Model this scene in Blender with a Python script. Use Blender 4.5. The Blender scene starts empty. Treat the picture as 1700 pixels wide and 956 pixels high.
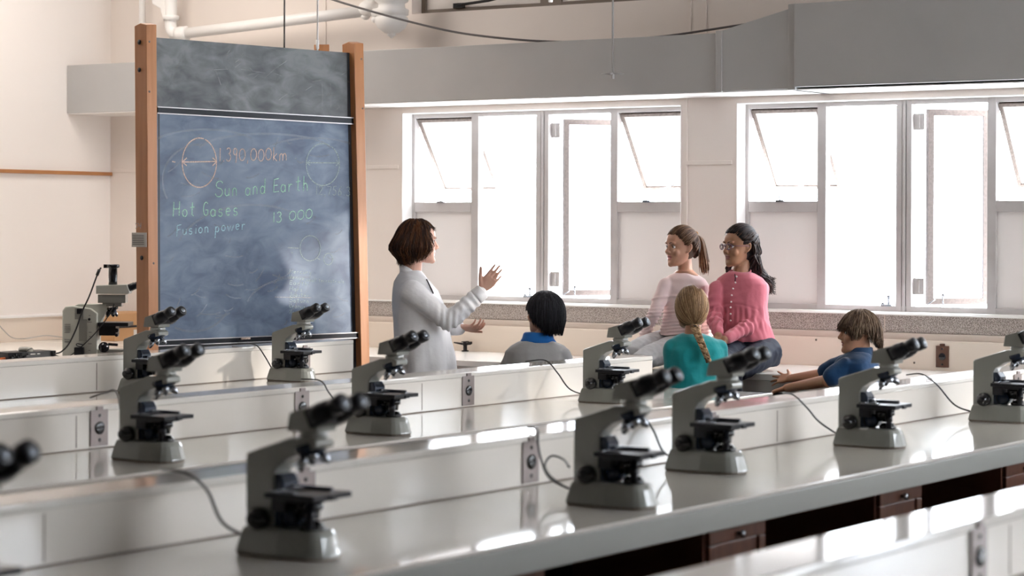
import bpy, bmesh, math, random
import numpy as np
from mathutils import Vector, Matrix, noise

random.seed(7)
rng = np.random.default_rng(7)
S = bpy.context.scene
C = S.collection

# ------------------------------------------------------------------ camera
FPX, YAW, Y0, ROLL, H = 3805.0, math.radians(34.15), 371.7, 0.0036, 1.65
FW = np.array([-math.sin(YAW), math.cos(YAW), 0.0])
RT = np.array([math.cos(YAW), math.sin(YAW), 0.0])
UP = np.array([0, 0, 1.0])
cam_d = bpy.data.cameras.new('camera')
cam = bpy.data.objects.new('camera', cam_d)
C.objects.link(cam)
cr, sr = math.cos(ROLL), math.sin(ROLL)
cx_ = RT * cr - UP * (-sr) * -1.0
# picture x axis = RT*cr + UP*sr , picture up axis = UP*cr - RT*sr
ax = RT * cr + UP * sr
ay = UP * cr - RT * sr
az = -FW
cam.matrix_world = Matrix(((ax[0], ay[0], az[0], 0), (ax[1], ay[1], az[1], 0), (ax[2], ay[2], az[2], H), (0, 0, 0, 1)))
cam_d.sensor_width = 36.0
cam_d.lens = FPX / 1700 * 36.0
cam_d.shift_y = -(478 - Y0) / 1700.0
cam_d.clip_start = 0.1
cam_d.clip_end = 100
cam_d.dof.use_dof = True
cam_d.dof.focus_distance = 11.9
cam_d.dof.aperture_fstop = 3.6
S.camera = cam

# ------------------------------------------------------------------ light
SKY = 7.0
w = bpy.data.worlds.new('sky')
S.world = w
w.use_nodes = True
w.node_tree.nodes['Background'].inputs[0].default_value = (0.88, 0.94, 1.0, 1)
w.node_tree.nodes['Background'].inputs[1].default_value = SKY
sun_d = bpy.data.lights.new('sun', 'SUN')
sun = bpy.data.objects.new('sun', sun_d)
C.objects.link(sun)
sun_d.energy = 2.6
sun_d.angle = math.radians(4)
sun_d.color = (1.0, 0.93, 0.84)
sun.rotation_euler = Vector((0.82, 0.53, 0.23)).to_track_quat('Z', 'Y').to_euler()
S.view_settings.view_transform = 'Standard'
S.view_settings.look = 'None'
S.view_settings.exposure = 1.27
S.view_settings.gamma = 1.0
S.view_settings.use_curve_mapping = False
S.cycles.use_denoising = True
S.cycles.max_bounces = 14
S.cycles.diffuse_bounces = 7
S.cycles.sample_clamp_indirect = 8.0


def portal(loc, rot, sx, sy):
    d = bpy.data.lights.new('daylight_portal', 'AREA'); d.shape = 'RECTANGLE'; d.size = sx; d.size_y = sy; d.cycles.is_portal = True
    o = bpy.data.objects.new('daylight_portal', d); C.objects.link(o); o.location = loc; o.rotation_euler = rot
for k in range(5): portal((-8.67 + 2.384 * k + 1.01, 11.82, 1.76), (math.radians(-90), 0, 0), 2.0, 1.17)
portal((3.75, 9.0, 2.55), (0, math.radians(90), 0), 2.7, 4.6)


def lamp(loc, sx, sy, power, col=(1.0, 0.93, 0.86)):
    d = bpy.data.lights.new('fill_lamp_light', 'AREA'); d.shape = 'RECTANGLE'; d.size = sx; d.size_y = sy; d.energy = power; d.color = col
    o = bpy.data.objects.new('fill_lamp_light', d); C.objects.link(o); o.location = loc
FILL_LAMPS = [((-9.75, 9.3, 4.12), .9, 2.4, 33), ((-5.0, 7.4, 4.12), .6, 1.8, 8)]  # added fill lights: one for the left wall, one for the far benches
for L_ in FILL_LAMPS: lamp(*L_)


# ------------------------------------------------------------------ helpers
def ray(x, y):
    u, v = x - 850, y - Y0
    a = cr * u + sr * v
    b = -sr * u + cr * v
    return FW + RT * a / FPX - UP * b / FPX


O = np.array([0, 0, H])
def pz(x, y, z): d = ray(x, y); return O + d * (z - H) / d[2]
def px(x, y, X): d = ray(x, y); return O + d * X / d[0]
def py(x, y, Y): d = ray(x, y); return O + d * Y / d[1]
def pd(x, y, D): return O + ray(x, y) * D
def pplane(x, y, p0, n):
    d = ray(x, y)
    return O + d * (np.dot(np.array(p0) - O, n) / np.dot(d, n))


MATS = {}
def mat(name, col=(0.8, 0.8, 0.8), rough=0.5, metal=0.0, spec=0.5, bump=None, vary=None, coat=0.0, sheen=0.0, emit=None, sss=0.0, trans=0.0):
    """bump=(scale,strength[,detail]); vary=(scale, other colour, amount, (sx,sy,sz))"""
    if name in MATS:
        return MATS[name]
    m = bpy.data.materials.new(name)
    m.use_nodes = True
    nt = m.node_tree
    b = nt.nodes['Principled BSDF']
    b.inputs['Base Color'].default_value = (*col, 1)
    b.inputs['Roughness'].default_value = rough
    b.inputs['Metallic'].default_value = metal
    b.inputs['Specular IOR Level'].default_value = spec
    b.inputs['Coat Weight'].default_value = coat
    b.inputs['Sheen Weight'].default_value = sheen
    b.inputs['Transmission Weight'].default_value = trans
    if sss:
        b.inputs['Subsurface Weight'].default_value = sss
        b.inputs['Subsurface Radius'].default_value = (0.012, 0.005, 0.003)
        b.inputs['Subsurface Scale'].default_value = 1.0
    tc = nt.nodes.new('ShaderNodeTexCoord')
    if vary:
        sc, c2, amt = vary[:3]
        mp = nt.nodes.new('ShaderNodeMapping')
        mp.inputs['Scale'].default_value = vary[3] if len(vary) > 3 else (1, 1, 1)
        nt.links.new(tc.outputs['Object'], mp.inputs[0])
        n = nt.nodes.new('ShaderNodeTexNoise')
        n.inputs['Scale'].default_value = sc
        n.inputs['Detail'].default_value = 5
        nt.links.new(mp.outputs[0], n.inputs['Vector'])
        r = nt.nodes.new('ShaderNodeValToRGB')
        r.color_ramp.elements[0].position = 0.5 - 0.5 * amt
        r.color_ramp.elements[1].position = 0.5 + 0.5 * amt
        r.color_ramp.elements[0].color = (*col, 1)
        r.color_ramp.elements[1].color = (*c2, 1)
        nt.links.new(n.outputs['Fac'], r.inputs[0])
        nt.links.new(r.outputs[0], b.inputs['Base Color'])
    if bump:
        n = nt.nodes.new('ShaderNodeTexNoise')
        n.inputs['Scale'].default_value = bump[0]
        n.inputs['Detail'].default_value = bump[2] if len(bump) > 2 else 4
        if len(bump) > 3:
            mp = nt.nodes.new('ShaderNodeMapping')
            mp.inputs['Scale'].default_value = bump[3]
            nt.links.new(tc.outputs['Object'], mp.inputs[0])
            nt.links.new(mp.outputs[0], n.inputs['Vector'])
        else:
            nt.links.new(tc.outputs['Object'], n.inputs['Vector'])
        bp = nt.nodes.new('ShaderNodeBump')
        bp.inputs['Strength'].default_value = bump[1]
        bp.inputs['Distance'].default_value = 0.01
        nt.links.new(n.outputs['Fac'], bp.inputs['Height'])
        nt.links.new(bp.outputs[0], b.inputs['Normal'])
    MATS[name] = m
    return m


def V(*a): return np.array(a, float)


class MB:
    """collects shapes, build() links them as ONE mesh object"""
    def __init__(s):
        s.v, s.f, s.m, s.sm = [], [], [], []
    def add(s, verts, faces, mi=0, smooth=False):
        o = len(s.v)
        s.v += [tuple(map(float, p)) for p in verts]
        for f in faces:
            s.f.append([i + o for i in f]); s.m.append(mi); s.sm.append(smooth)
        return s
    def box(s, a, b, mi=0):
        x0, y0, z0 = (min(a[i], b[i]) for i in range(3)); x1, y1, z1 = (max(a[i], b[i]) for i in range(3))
        return s.hexa([(x0, y0, z0), (x1, y0, z0), (x1, y1, z0), (x0, y1, z0)], [(x0, y0, z1), (x1, y0, z1), (x1, y1, z1), (x0, y1, z1)], mi)
    def hexa(s, bot, top, mi=0):
        return s.add(list(bot) + list(top), [(3, 2, 1, 0), (4, 5, 6, 7), (0, 1, 5, 4), (1, 2, 6, 5), (2, 3, 7, 6), (3, 0, 4, 7)], mi)
    def loft(s, rings, mi=0, smooth=True, cap=True):
        n = len(rings[0]); vs = [p for r in rings for p in r]; fs = []
        for k in range(len(rings) - 1):
            for i in range(n):
                j = (i + 1) % n
                fs.append((k * n + i, k * n + j, (k + 1) * n + j, (k + 1) * n + i))
        if cap:
            fs.append(tuple(range(n - 1, -1, -1))); fs.append(tuple((len(rings) - 1) * n + i for i in range(n)))
        return s.add(vs, fs, mi, smooth)
    def cyl(s, a, b, r, r2=None, n=20, mi=0, smooth=True):
        a, b = np.array(a, float), np.array(b, float); r2 = r if r2 is None else r2
        return s.loft([ring(a, b - a, r, n), ring(b, b - a, r2, n)], mi, smooth)
    def lathe(s, a, d, prof, n=24, mi=0):
        """prof = [(t, r)] along direction d from a"""
        a = np.array(a, float); d = np.array(d, float); d = d / np.linalg.norm(d)
        return s.loft([ring(a + d * t, d, max(r, 1e-4), n) for t, r in prof], mi)
    def tube(s, pts, r, n=8, mi=0):
        pts = [np.array(p, float) for p in pts]; R = []; 
        rr = r if hasattr(r, '__len__') else [r] * len(pts)
        u = None
        for i, p in enumerate(pts):
            t = pts[min(i + 1, len(pts) - 1)] - pts[max(i - 1, 0)]; t = t / (np.linalg.norm(t) + 1e-9)
            if u is None:
                u = np.cross(t, V(0, 0, 1)); 
                if np.linalg.norm(u) < 1e-3: u = np.cross(t, V(1, 0, 0))
            u = u - t * np.dot(u, t); u /= np.linalg.norm(u) + 1e-9
            w2 = np.cross(t, u)
            R.append([p + rr[i] * (math.cos(k * 2 * math.pi / n) * u + math.sin(k * 2 * math.pi / n) * w2) for k in range(n)])
        return s.loft(R, mi)
    def prism(s, prof, axis_pts, mi=0, smooth=False):
        """prof: list of (a,b) ; axis_pts: function (a,b,k)->point for k=0,1"""
        return s.loft([[axis_pts(a, b, 0) for a, b in prof], [axis_pts(a, b, 1) for a, b in prof]], mi, smooth)
    def ball(s, c, r, n=16, mi=0, sc=(1, 1, 1)):
        c = np.array(c, float); R = []
        for k in range(1, n // 2):
            t = math.pi * k / (n // 2)
            R.append([c + r * V(sc[0] * math.sin(t) * math.cos(2 * math.pi * i / n), sc[1] * math.sin(t) * math.sin(2 * math.pi * i / n), -sc[2] * math.cos(t)) for i in range(n)])
        return s.loft(R, mi)
    def build(s, name, mats, parent=None, bevel=0.0, seg=2, loc=None):
        me = bpy.data.meshes.new(name)
        me.from_pydata(s.v, [], s.f)
        if not isinstance(mats, (list, tuple)): mats = [mats]
        for m in mats: me.materials.append(m)
        me.polygons.foreach_set('material_index', s.m)
        me.polygons.foreach_set('use_smooth', s.sm)
        bm = bmesh.new(); bm.from_mesh(me); bmesh.ops.recalc_face_normals(bm, faces=bm.faces); bm.to_mesh(me); bm.free()
        o = bpy.data.objects.new(name, me)
        C.objects.link(o)
        if parent is not None: o.parent = parent
        if loc is not None: o.location = loc
        if bevel:
            md = o.modifiers.new('bevel', 'BEVEL'); md.width = bevel; md.segments = seg; md.limit_method = 'ANGLE'; md.angle_limit = math.radians(35)
            md.harden_normals = False
        return o


def ring(c, d, r, n):
    d = np.array(d, float); d = d / np.linalg.norm(d)
    u = np.cross(d, V(0, 0, 1)) if abs(d[2]) < 0.95 else np.cross(d, V(0, 1, 0))
    u /= np.linalg.norm(u); v = np.cross(d, u)
    if not hasattr(r, '__len__'): r = (r, r)
    return [np.array(c) + r[0] * math.cos(2 * math.pi * i / n) * u + r[1] * math.sin(2 * math.pi * i / n) * v for i in range(n)]


def spline(pts, n=8):
    """Catmull-Rom through points"""
    P = [np.array(p, float) for p in pts]; P = [2 * P[0] - P[1]] + P + [2 * P[-1] - P[-2]]; out = []
    for i in range(1, len(P) - 2):
        for k in range(n):
            t = k / n; a, b, c, d = P[i - 1], P[i], P[i + 1], P[i + 2]
            out.append(0.5 * ((2 * b) + (-a + c) * t + (2 * a - 5 * b + 4 * c - d) * t * t + (-a + 3 * b - 3 * c + d) * t ** 3))
    out.append(P[-2]); return out


def tag(o, label, cat, group=None, kind=None):
    o['label'] = label; o['category'] = cat
    if group: o['group'] = group
    if kind: o['kind'] = kind
    return o
def struct(o):
    o['kind'] = 'structure'; return o
def empty(name, loc=(0, 0, 0), rz=0):
    o = bpy.data.objects.new(name, None); C.objects.link(o); o.location = loc; o.rotation_euler = (0, 0, rz); o.empty_display_size = 0.1
    return o
def copy_tree(o, parent=None):
    c = o.copy(); C.objects.link(c)
    if parent is not None: c.parent = parent
    for ch in list(o.children): copy_tree(ch, c)
    return c


# ------------------------------------------------------------------ materials
M = dict(
    wall=mat('wall_paint', (0.80, 0.725, 0.67), 0.6, bump=(3, 0.05), vary=(0.8, (0.765, 0.69, 0.635), 0.5)),
    wall_l=mat('wall_paint_left', (0.86, 0.81, 0.77), 0.35, bump=(2.5, 0.06), vary=(0.7, (0.82, 0.765, 0.72), 0.5)),
    ceil=mat('ceiling_paint', (0.55, 0.52, 0.49), 0.8),
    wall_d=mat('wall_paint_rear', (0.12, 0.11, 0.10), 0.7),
    floor=mat('floor_lino', (0.10, 0.08, 0.07), 0.35, vary=(6, (0.07, 0.055, 0.05), 0.6)),
    duct=mat('duct_paint', (0.47, 0.46, 0.45), 0.45, bump=(4, 0.08), vary=(2.2, (0.42, 0.415, 0.41), 0.5)),
    white=mat('white_paint', (0.84, 0.82, 0.80), 0.4),
    frame=mat('frame_aluminium', (0.56, 0.53, 0.52), 0.45, metal=0.15, vary=(9, (0.48, 0.45, 0.44), 0.6)),
    sashrim=mat('sash_rim', (0.10, 0.075, 0.065), 0.6, vary=(60, (0.32, 0.27, 0.24), 0.8)),
    laminate=mat('bench_laminate', (0.70, 0.67, 0.62), 0.07, spec=0.6, vary=(1.3, (0.64, 0.61, 0.565), 0.5)),
    lamback=mat('bench_back_laminate', (0.74, 0.70, 0.645), 0.12, spec=0.5, vary=(1.1, (0.69, 0.64, 0.58), 0.5)),
    seam=mat('seam_dark', (0.20, 0.16, 0.13), 0.6),
    fascia=mat('bench_edge', (0.36, 0.37, 0.35), 0.28),
    black=mat('black_and_shade', (0.006, 0.005, 0.007), 0.6),  # black parts, and the painted shade in the knee spaces
    cream=mat('counter_cream', (0.80, 0.70, 0.60), 0.35, vary=(1.5, (0.77, 0.665, 0.565), 0.5)),
    countertop=mat('counter_white', (0.80, 0.78, 0.74), 0.18),
    counteredge=mat('counter_edge_grey', (0.45, 0.42, 0.39), 0.4),
    tan=mat('tan_sill', (0.62, 0.53, 0.46), 0.6, bump=(80, 0.1)),
    wood=mat('post_wood', (0.62, 0.29, 0.13), 0.38, vary=(5, (0.42, 0.16, 0.05), 0.8, (6, 6, 0.5)), bump=(8, 0.1, 4, (6, 6, 0.5))),
    woodtrim=mat('trim_wood', (0.48, 0.22, 0.08), 0.45, vary=(6, (0.35, 0.14, 0.05), 0.8)),
    wooddk=mat('cabinet_wood', (0.14, 0.055, 0.03), 0.35, vary=(7, (0.07, 0.025, 0.015), 0.8, (1, 8, 0.7))),
    brass=mat('outlet_plate', (0.24, 0.20, 0.19), 0.4, metal=0.5),
    brown=mat('outlet_brown', (0.12, 0.055, 0.035), 0.4),
    blackgl=mat('black_gloss', (0.008, 0.009, 0.012), 0.18, spec=0.6),
    blackpl=mat('black_plastic', (0.007, 0.008, 0.012), 0.36, spec=0.35),
    blackmt=mat('black_metal', (0.012, 0.022, 0.042), 0.22, metal=0.2),
    grey=mat('scope_paint', (0.26, 0.265, 0.238), 0.28, spec=0.6, coat=0.8),
    greylt=mat('scope_paint_light', (0.55, 0.56, 0.50), 0.35),
    sashdk=mat('sash_rim_dark', (0.05, 0.04, 0.038), 0.7, vary=(70, (0.14, 0.11, 0.10), 0.8)),
    chrome=mat('chrome', (0.38, 0.40, 0.44), 0.18, metal=1.0),
    lens=mat('eyepiece_lens', (0.25, 0.28, 0.32), 0.05, metal=0.6),
    rubber=mat('cable_rubber', (0.02, 0.02, 0.022), 0.4),
    cablegrey=mat('cable_grey', (0.10, 0.09, 0.09), 0.4),
    card=mat('cardboard', (0.50, 0.28, 0.13), 0.7),
    orange=mat('orange_plastic', (0.65, 0.16, 0.04), 0.4),
    label=mat('paper_label', (0.62, 0.60, 0.56), 0.6),
    ink=mat('label_ink', (0.18, 0.17, 0.17), 0.6),
)


def glass_mat(name, col, translucent):
    m = bpy.data.materials.new(name); m.use_nodes = True; nt = m.node_tree; nt.nodes.clear()
    out = nt.nodes.new('ShaderNodeOutputMaterial'); mix = nt.nodes.new('ShaderNodeMixShader')
    gl = nt.nodes.new('ShaderNodeBsdfGlossy'); gl.inputs['Roughness'].default_value = 0.03 if translucent == 0 else 0.3
    if translucent == 0:
        a = nt.nodes.new('ShaderNodeBsdfTransparent'); a.inputs[0].default_value = (*col, 1)
        fr = nt.nodes.new('ShaderNodeFresnel'); fr.inputs[0].default_value = 1.35
        nt.links.new(fr.outputs[0], mix.inputs[0]); nt.links.new(a.outputs[0], mix.inputs[1])
    else:
        t = nt.nodes.new('ShaderNodeBsdfTranslucent'); t.inputs[0].default_value = (*col, 1)
        d = nt.nodes.new('ShaderNodeBsdfDiffuse'); d.inputs[0].default_value = (0.74, 0.71, 0.69, 1)
        m2 = nt.nodes.new('ShaderNodeMixShader'); m2.inputs[0].default_value = translucent
        nt.links.new(d.outputs[0], m2.inputs[1]); nt.links.new(t.outputs[0], m2.inputs[2])
        mix.inputs[0].default_value = 0.04
        nt.links.new(m2.outputs[0], mix.inputs[1])
    nt.links.new(gl.outputs[0], mix.inputs[2]); nt.links.new(mix.outputs[0], out.inputs[0])
    return m
M['glass'] = glass_mat('clear_glass', (0.97, 0.98, 1.0), 0)
M['frost'] = glass_mat('frosted_glass', (0.75, 0.73, 0.72), 0.42)
M['painted'] = glass_mat('painted_glass', (0.60, 0.56, 0.54), 0.16)
M['clere'] = glass_mat('dusty_glass', (0.60, 0.54, 0.48), 0.12)

# granite-like speckled panel
g = mat('speckled_stone', (0.4, 0.36, 0.33), 0.6)
nt = g.node_tree; b_ = nt.nodes['Principled BSDF']
tc = nt.nodes.new('ShaderNodeTexCoord'); n1 = nt.nodes.new('ShaderNodeTexNoise'); n1.inputs['Scale'].default_value = 210; n1.inputs['Detail'].default_value = 3
nt.links.new(tc.outputs['Object'], n1.inputs['Vector'])
rp = nt.nodes.new('ShaderNodeValToRGB'); rp.color_ramp.elements[0].position = 0.42; rp.color_ramp.elements[0].color = (0.20, 0.16, 0.14, 1)
rp.color_ramp.elements[1].position = 0.58; rp.color_ramp.elements[1].color = (0.60, 0.54, 0.50, 1)
nt.links.new(n1.outputs['Fac'], rp.inputs[0]); nt.links.new(rp.outputs[0], b_.inputs['Base Color'])
M['stone'] = g

# ------------------------------------------------------------------ room shell
XW, YW, XR, YB, ZC = -11.19, 11.55, 3.5, -2.5, 4.3
struct(MB().box((XW - .2, YB - .2, -0.1), (XR + .2, YW + .3, 0)).build('floor', M['floor']))
struct(MB().box((XW - .2, YB - .2, ZC), (XR + .2, YW + .3, ZC + .1)).build('ceiling', M['ceil']))
struct(MB().box((XW - .2, YB - .2, 0), (XW, YW + .3, ZC)).build('wall_left', M['wall_l']))
# the right wall is out of frame; its window band is added as side light
rw = MB(); RW0, RW1 = 1.2, 3.9
rw.box((XR, YB - .2, 0), (XR + .2, YW + .3, RW0)).box((XR, YB - .2, RW1), (XR + .2, YW + .3, ZC)).box((XR, YB - .2, RW0), (XR + .2, 6.7, RW1)).box((XR, 11.3, RW0), (XR + .2, YW + .3, RW1))
for y in (8.95,): rw.box((XR, y, RW0), (XR + .2, y + .12, RW1))
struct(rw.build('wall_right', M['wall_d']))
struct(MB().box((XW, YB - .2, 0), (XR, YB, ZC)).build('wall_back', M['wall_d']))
# window wall, pierced by the windows
WZ0, WZ1 = 1.17, 2.345         # main windows
UZ0, UZ1 = 2.965, 3.75          # clerestory
PITCH, WW = 2.384, 2.02
wins = [(-8.67 + PITCH * k, -8.67 + PITCH * k + WW) for k in range(5)]
uwins = [(-8.60, -6.65), (-6.29, -4.27), (-3.9, -1.88), (-1.5, 0.5), (0.9, 2.9)]
wb = MB()
TH = 0.24
def band(z0, z1, holes):
    x = XW
    for a, b in holes:
        wb.box((x, YW, z0), (a, YW + TH, z1)); x = b
    wb.box((x, YW, z0), (XR, YW + TH, z1))
wb.box((XW, YW, 0), (XR, YW + TH, WZ0))
band(WZ0, WZ1, wins)
wb.box((XW, YW, WZ1), (XR, YW + TH, UZ0))
band(UZ0, UZ1, uwins)
wb.box((XW, YW, UZ1), (XR, YW + TH, ZC))
struct(wb.build('wall_window_side', M['wall']))
# wall panel seams and picture rail
tr = MB()
tr.box((XW, YB, 1.972), (XW + .022, YW - .001, 1.997))
struct(tr.build('trim_1', M['woodtrim'], bevel=.003))
t2 = MB()
x = XW
for a, b in wins + [(XR, XR)]:
    t2.box((x + (.022 if x == XW else .03), YW - .008, 1.995), (a - .03 if a < XR else a, YW, 2.018)); x = b
struct(t2.build('trim_2', M['wall'], bevel=.002))
t3 = MB()
for X in (-9.11, -6.62, -4.2):
    t3.box((X, YW - .006, 1.2), (X + .012, YW, 2.38))
for X in (-9.3, -6.60, -6.50):
    t3.box((X, YW - .008, 2.72), (X + .014, YW, 4.0))
struct(t3.build('trim_3', M['wall']))
# bright lintel strip; reveals coloured white for the daylight falling on them
for k, (a, b) in enumerate(wins):
    lb = MB()
    lb.box((a, YW - .004, WZ0), (a + .004, YW + .1, WZ1)).box((b - .004, YW - .004, WZ0), (b, YW + .1, WZ1)).box((a, YW - .004, WZ1 - .004), (b, YW + .1, WZ1)).box((a, YW - .012, WZ0 - .006), (b, YW + .1, WZ0 + .004))
    struct(lb.build('trim_%d' % (4 + k), M['white']))


def rect_frame(mb, x0, x1, z0, z1, y0, y1, t, mi=0):
    mb.box((x0, y0, z0), (x0 + t, y1, z1), mi).box((x1 - t, y0, z0), (x1, y1, z1), mi).box((x0 + t, y0, z0), (x1 - t, y1, z0 + t), mi).box((x0 + t, y0, z1 - t), (x1 - t, y1, z1), mi)


def hinged(name, w, h, t, rim, glass, parent, pivot, axis, ang, dx=0, latch=False):
    """sash: rim mesh + pane child. local x along width, z height, hinge at local origin"""
    m_ = MB(); d = .030
    rect_frame(m_, 0, w, -h if axis == 'X' else 0, 0 if axis == 'X' else h, -d / 2, d / 2, t)
    o = m_.build(name, rim, parent)
    o.location = pivot
    if axis == 'X': o.rotation_euler = (ang, 0, 0)
    else: o.rotation_euler = (0, 0, ang)
    z0, z1 = (-h + t, -t) if axis == 'X' else (t, h - t)
    MB().box((t, -.003, z0), (w - t, .003, z1)).build('pane', glass, o)
    return o


def window(k, a, b):
    yf = YW + .10
    root = empty('window_%d' % (k + 1), (a, yf, WZ0)); struct(root)
    def L(x, z): return (x - a, z - WZ0)
    x0 = 0.0; W = b - a; Hh = WZ1 - WZ0
    # column positions from the left side of the opening
    c = [0.024, 0.46, 0.515, 0.945, 1.035, 1.475, 1.525, W - .1 + .076]
    fr = MB()
    y0, y1 = -.0012, .05
    fr.box((0, y0, 0), (c[0], y1, Hh)).box((c[1], y0, .0), (c[2], y1, Hh)).box((c[5], y0, .0), (c[6], y1, Hh)).box((W - .024, y0, 0), (W, y1, Hh))
    fr.box((.0005, 0, .0), (W - .0005, .049, .035)).box((.0005, 0, Hh - .03), (W - .0005, .049, Hh))
    fr.box((c[0], y0, .553), (c[1], y1, .615)).box((c[6], y0, .553), (W - .024, y1, .615))
    # double mullion with grooves
    fr.box((c[3], y0, .0), (c[3] + .032, y1, Hh)).box((c[3] + .036, y0 - .004, 0), (c[4] - .036, y1, Hh)).box((c[4] - .032, y0, .0), (c[4], y1, Hh))
    fr.box((c[3] + .03, y0 + .02, .0), (c[4] - .03, y1, Hh))
    fr.build('window_frame', M['frame'], root, bevel=.003)
    # fixed painted panes low at both sides
    for p, q in ((c[0], c[1]), (c[6], W - .024)):
        MB().box((p, .02, .035), (q, .028, .553)).build('pane', M['painted'], root)
    # awning sashes tilted outward
    for p, q in ((c[0], c[1]), (c[6], W - .024)):
        s_ = hinged('awning_sash', q - p - .006, Hh - .03 - .615, .018, M['sashrim'], M['frost'], root, (p + .003, .03, Hh - .033), 'X', math.radians(33), 0)
        st = MB(); wv = q - p
        st.tube([(p + .20, .0, .62), (p + .20, -.01, .65), (p + .22, .10, .685), (p + .24, .27, .72)], .004, 6)
        st.box((p + .18, -.012, .61), (p + .23, .0, .622))
        st.build('window_stay', M['chrome'], root)
    # casements
    hw = c[3] - c[2] - .006
    s1 = hinged('casement_sash', -hw, Hh - .07, .02, M['frame'], M['glass'], root, (c[3] - .003, .03, .035), 'Z', -math.radians(56))
    hw2 = c[5] - c[4] - .07
    s2 = hinged('casement_sash', hw2, Hh - .10, .034, M['sashdk'], M['glass'], root, (c[4] + .058, .075, .045), 'Z', math.radians(50))
    for z in (.10, Hh - .17):
        hb = MB(); hb.box((c[4] - .005, .03, z), (c[4] + .06, .04, z + .09)); hb.box((c[4] + .02, .02, z + .01), (c[4] + .035, .03, z + .08))
        hb.build('hinge_bracket', M['frame'], root)
    lt = MB(); lt.ball((c[3] - .05, .01, .085), .011, 10).cyl((c[3] - .05, .01, .04), (c[3] - .05, .01, .085), .005, n=8).ball((c[3] - .08, .0, .045), .010, 10).cyl((c[3] - .09, 0, .038), (c[3] - .03, 0, .038), .006, n=8)
    lt.build('latch', M['chrome'], root)
    lt = MB(); lt.ball((c[4] + .18, .02, .10), .010, 10).cyl((c[4] + .18, .02, .04), (c[4] + .175, .02, .10), .004, n=8).tube([(c[4] + .08, .03, .045), (c[4] + .12, .05, .075)], .004, 6)
    lt.build('latch', M['chrome'], root)
    return root


for k, (a, b) in enumerate(wins):
    window(k, a, b)
for k, (a, b) in enumerate(uwins):
    root = empty('window_%d' % (k + 6), (a, YW + .1, UZ0)); struct(root)
    fr = MB(); W = b - a; Hh = UZ1 - UZ0
    rect_frame(fr, 0, W, 0, Hh, 0, .05, .032)
    for X in (.93, 1.02): fr.box((X - .03, -.002, 0), (X + .03, .05, Hh))
    fr.build('window_frame', M['seam'], root, bevel=.002)
    for p, q in ((.032, .90), (1.05, W - .032)):
        MB().box((p, .02, .032), (q, .028, Hh - .032)).build('pane', M['clere'], root)
    st = MB(); st.tube([(.28, -.01, .045), (.36, -.03, .05), (.55, -.05, .06), (.66, -.06, .075), (.70, -.06, .10)], .009, 8); st.box((.26, -.02, .03), (.34, 0, .06))
    st.build('window_stay', M['black'], root)

M['milk'] = glass_mat('milky_glass', (0.93, 0.93, 0.94), 0.92)  # milky panes for the added right windows, so the sun leaves no patches
for k, (a, b) in enumerate(((6.7, 8.95), (9.07, 11.3))):
    root = empty('window_%d' % (k + 11), (XR + .1, a, RW0)); struct(root); fr = MB()
    fr.box((0, 0, 0), (.05, .05, RW1 - RW0)).box((0, b - a - .05, 0), (.05, b - a, RW1 - RW0)).box((0, .05, 0), (.05, b - a - .05, .05)).box((0, .05, RW1 - RW0 - .05), (.05, b - a - .05, RW1 - RW0))
    fr.build('window_frame', M['frame'], root)
    MB().box((.02, .05, .05), (.026, b - a - .05, RW1 - RW0 - .05)).build('pane', M['milk'], root)

# speckled band, tan sill
struct(MB().box((-9.0, YW - .035, 1.068), (XR, YW, 1.163)).build('trim_9', M['stone']))
struct(MB().box((-9.15, YW - .05, 1.02), (XR, YW, 1.066)).build('trim_10', M['tan'], bevel=.006))
struct(MB().box((-9.02, YW - .045, 1.160), (XR, YW, 1.168)).build('trim_11', M['white']))
sm_ = MB()
for X in (-5.35, -2.9): sm_.box((X, YW - .037, 1.07), (X + .006, YW - .03, 1.16))
struct(sm_.build('trim_12', M['tan']))

# ------------------------------------------------------------------ duct
DB, DT, DY = 2.387, 2.71, 11.13
root = empty('ventilation_duct', (-8, YW, DB))
tag(root, 'long grey painted air duct running along the wall above the windows', 'duct')
def dloc(p): return (p[0] + 8, p[1] - YW, p[2] - DB)
def duct_piece(name, x0, x1, t0, t1, y0=DY, b=DB, m='duct', y1=None):
    y1 = y0 if y1 is None else y1
    mb = MB()
    mb.hexa([dloc((x0, y0, b)), dloc((x1, y1, b)), dloc((x1, YW - .002, b)), dloc((x0, YW - .002, b))], [dloc((x0, y0, t0)), dloc((x1, y1, t1)), dloc((x1, YW - .002, t1)), dloc((x0, YW - .002, t0))])
    return mb.build(name, M[m], root, bevel=.003)
duct_piece('duct_section', XW + .002, -6.16, DT, DT)
duct_piece('duct_section', -6.155, -5.70, DT + .01, 2.83, y0=DY - .01)
duct_piece('duct_section', -5.69, XR - .01, 2.845, 2.845, y0=DY - .035, b=DB + .008)
duct_piece('duct_flange', -6.185, -6.145, DT + .012, DT + .014, y0=DY - .014, b=DB - .004)
duct_piece('duct_flange', -5.735, -5.69, 2.845, 2.848, y0=DY - .02, b=DB - .006)
duct_piece('duct_flange', -8.78, -8.765, DT + .003, DT + .003, y0=DY - .004, b=DB)
pl = MB().box(dloc((XW + .002, DY + .004, DB - .006)), dloc((XR - .01, YW - .003, DB - .0005)))
pl.build('duct_lit_underside', M['white'], root)  # white sheet that colours in the light on the duct's underside
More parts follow.
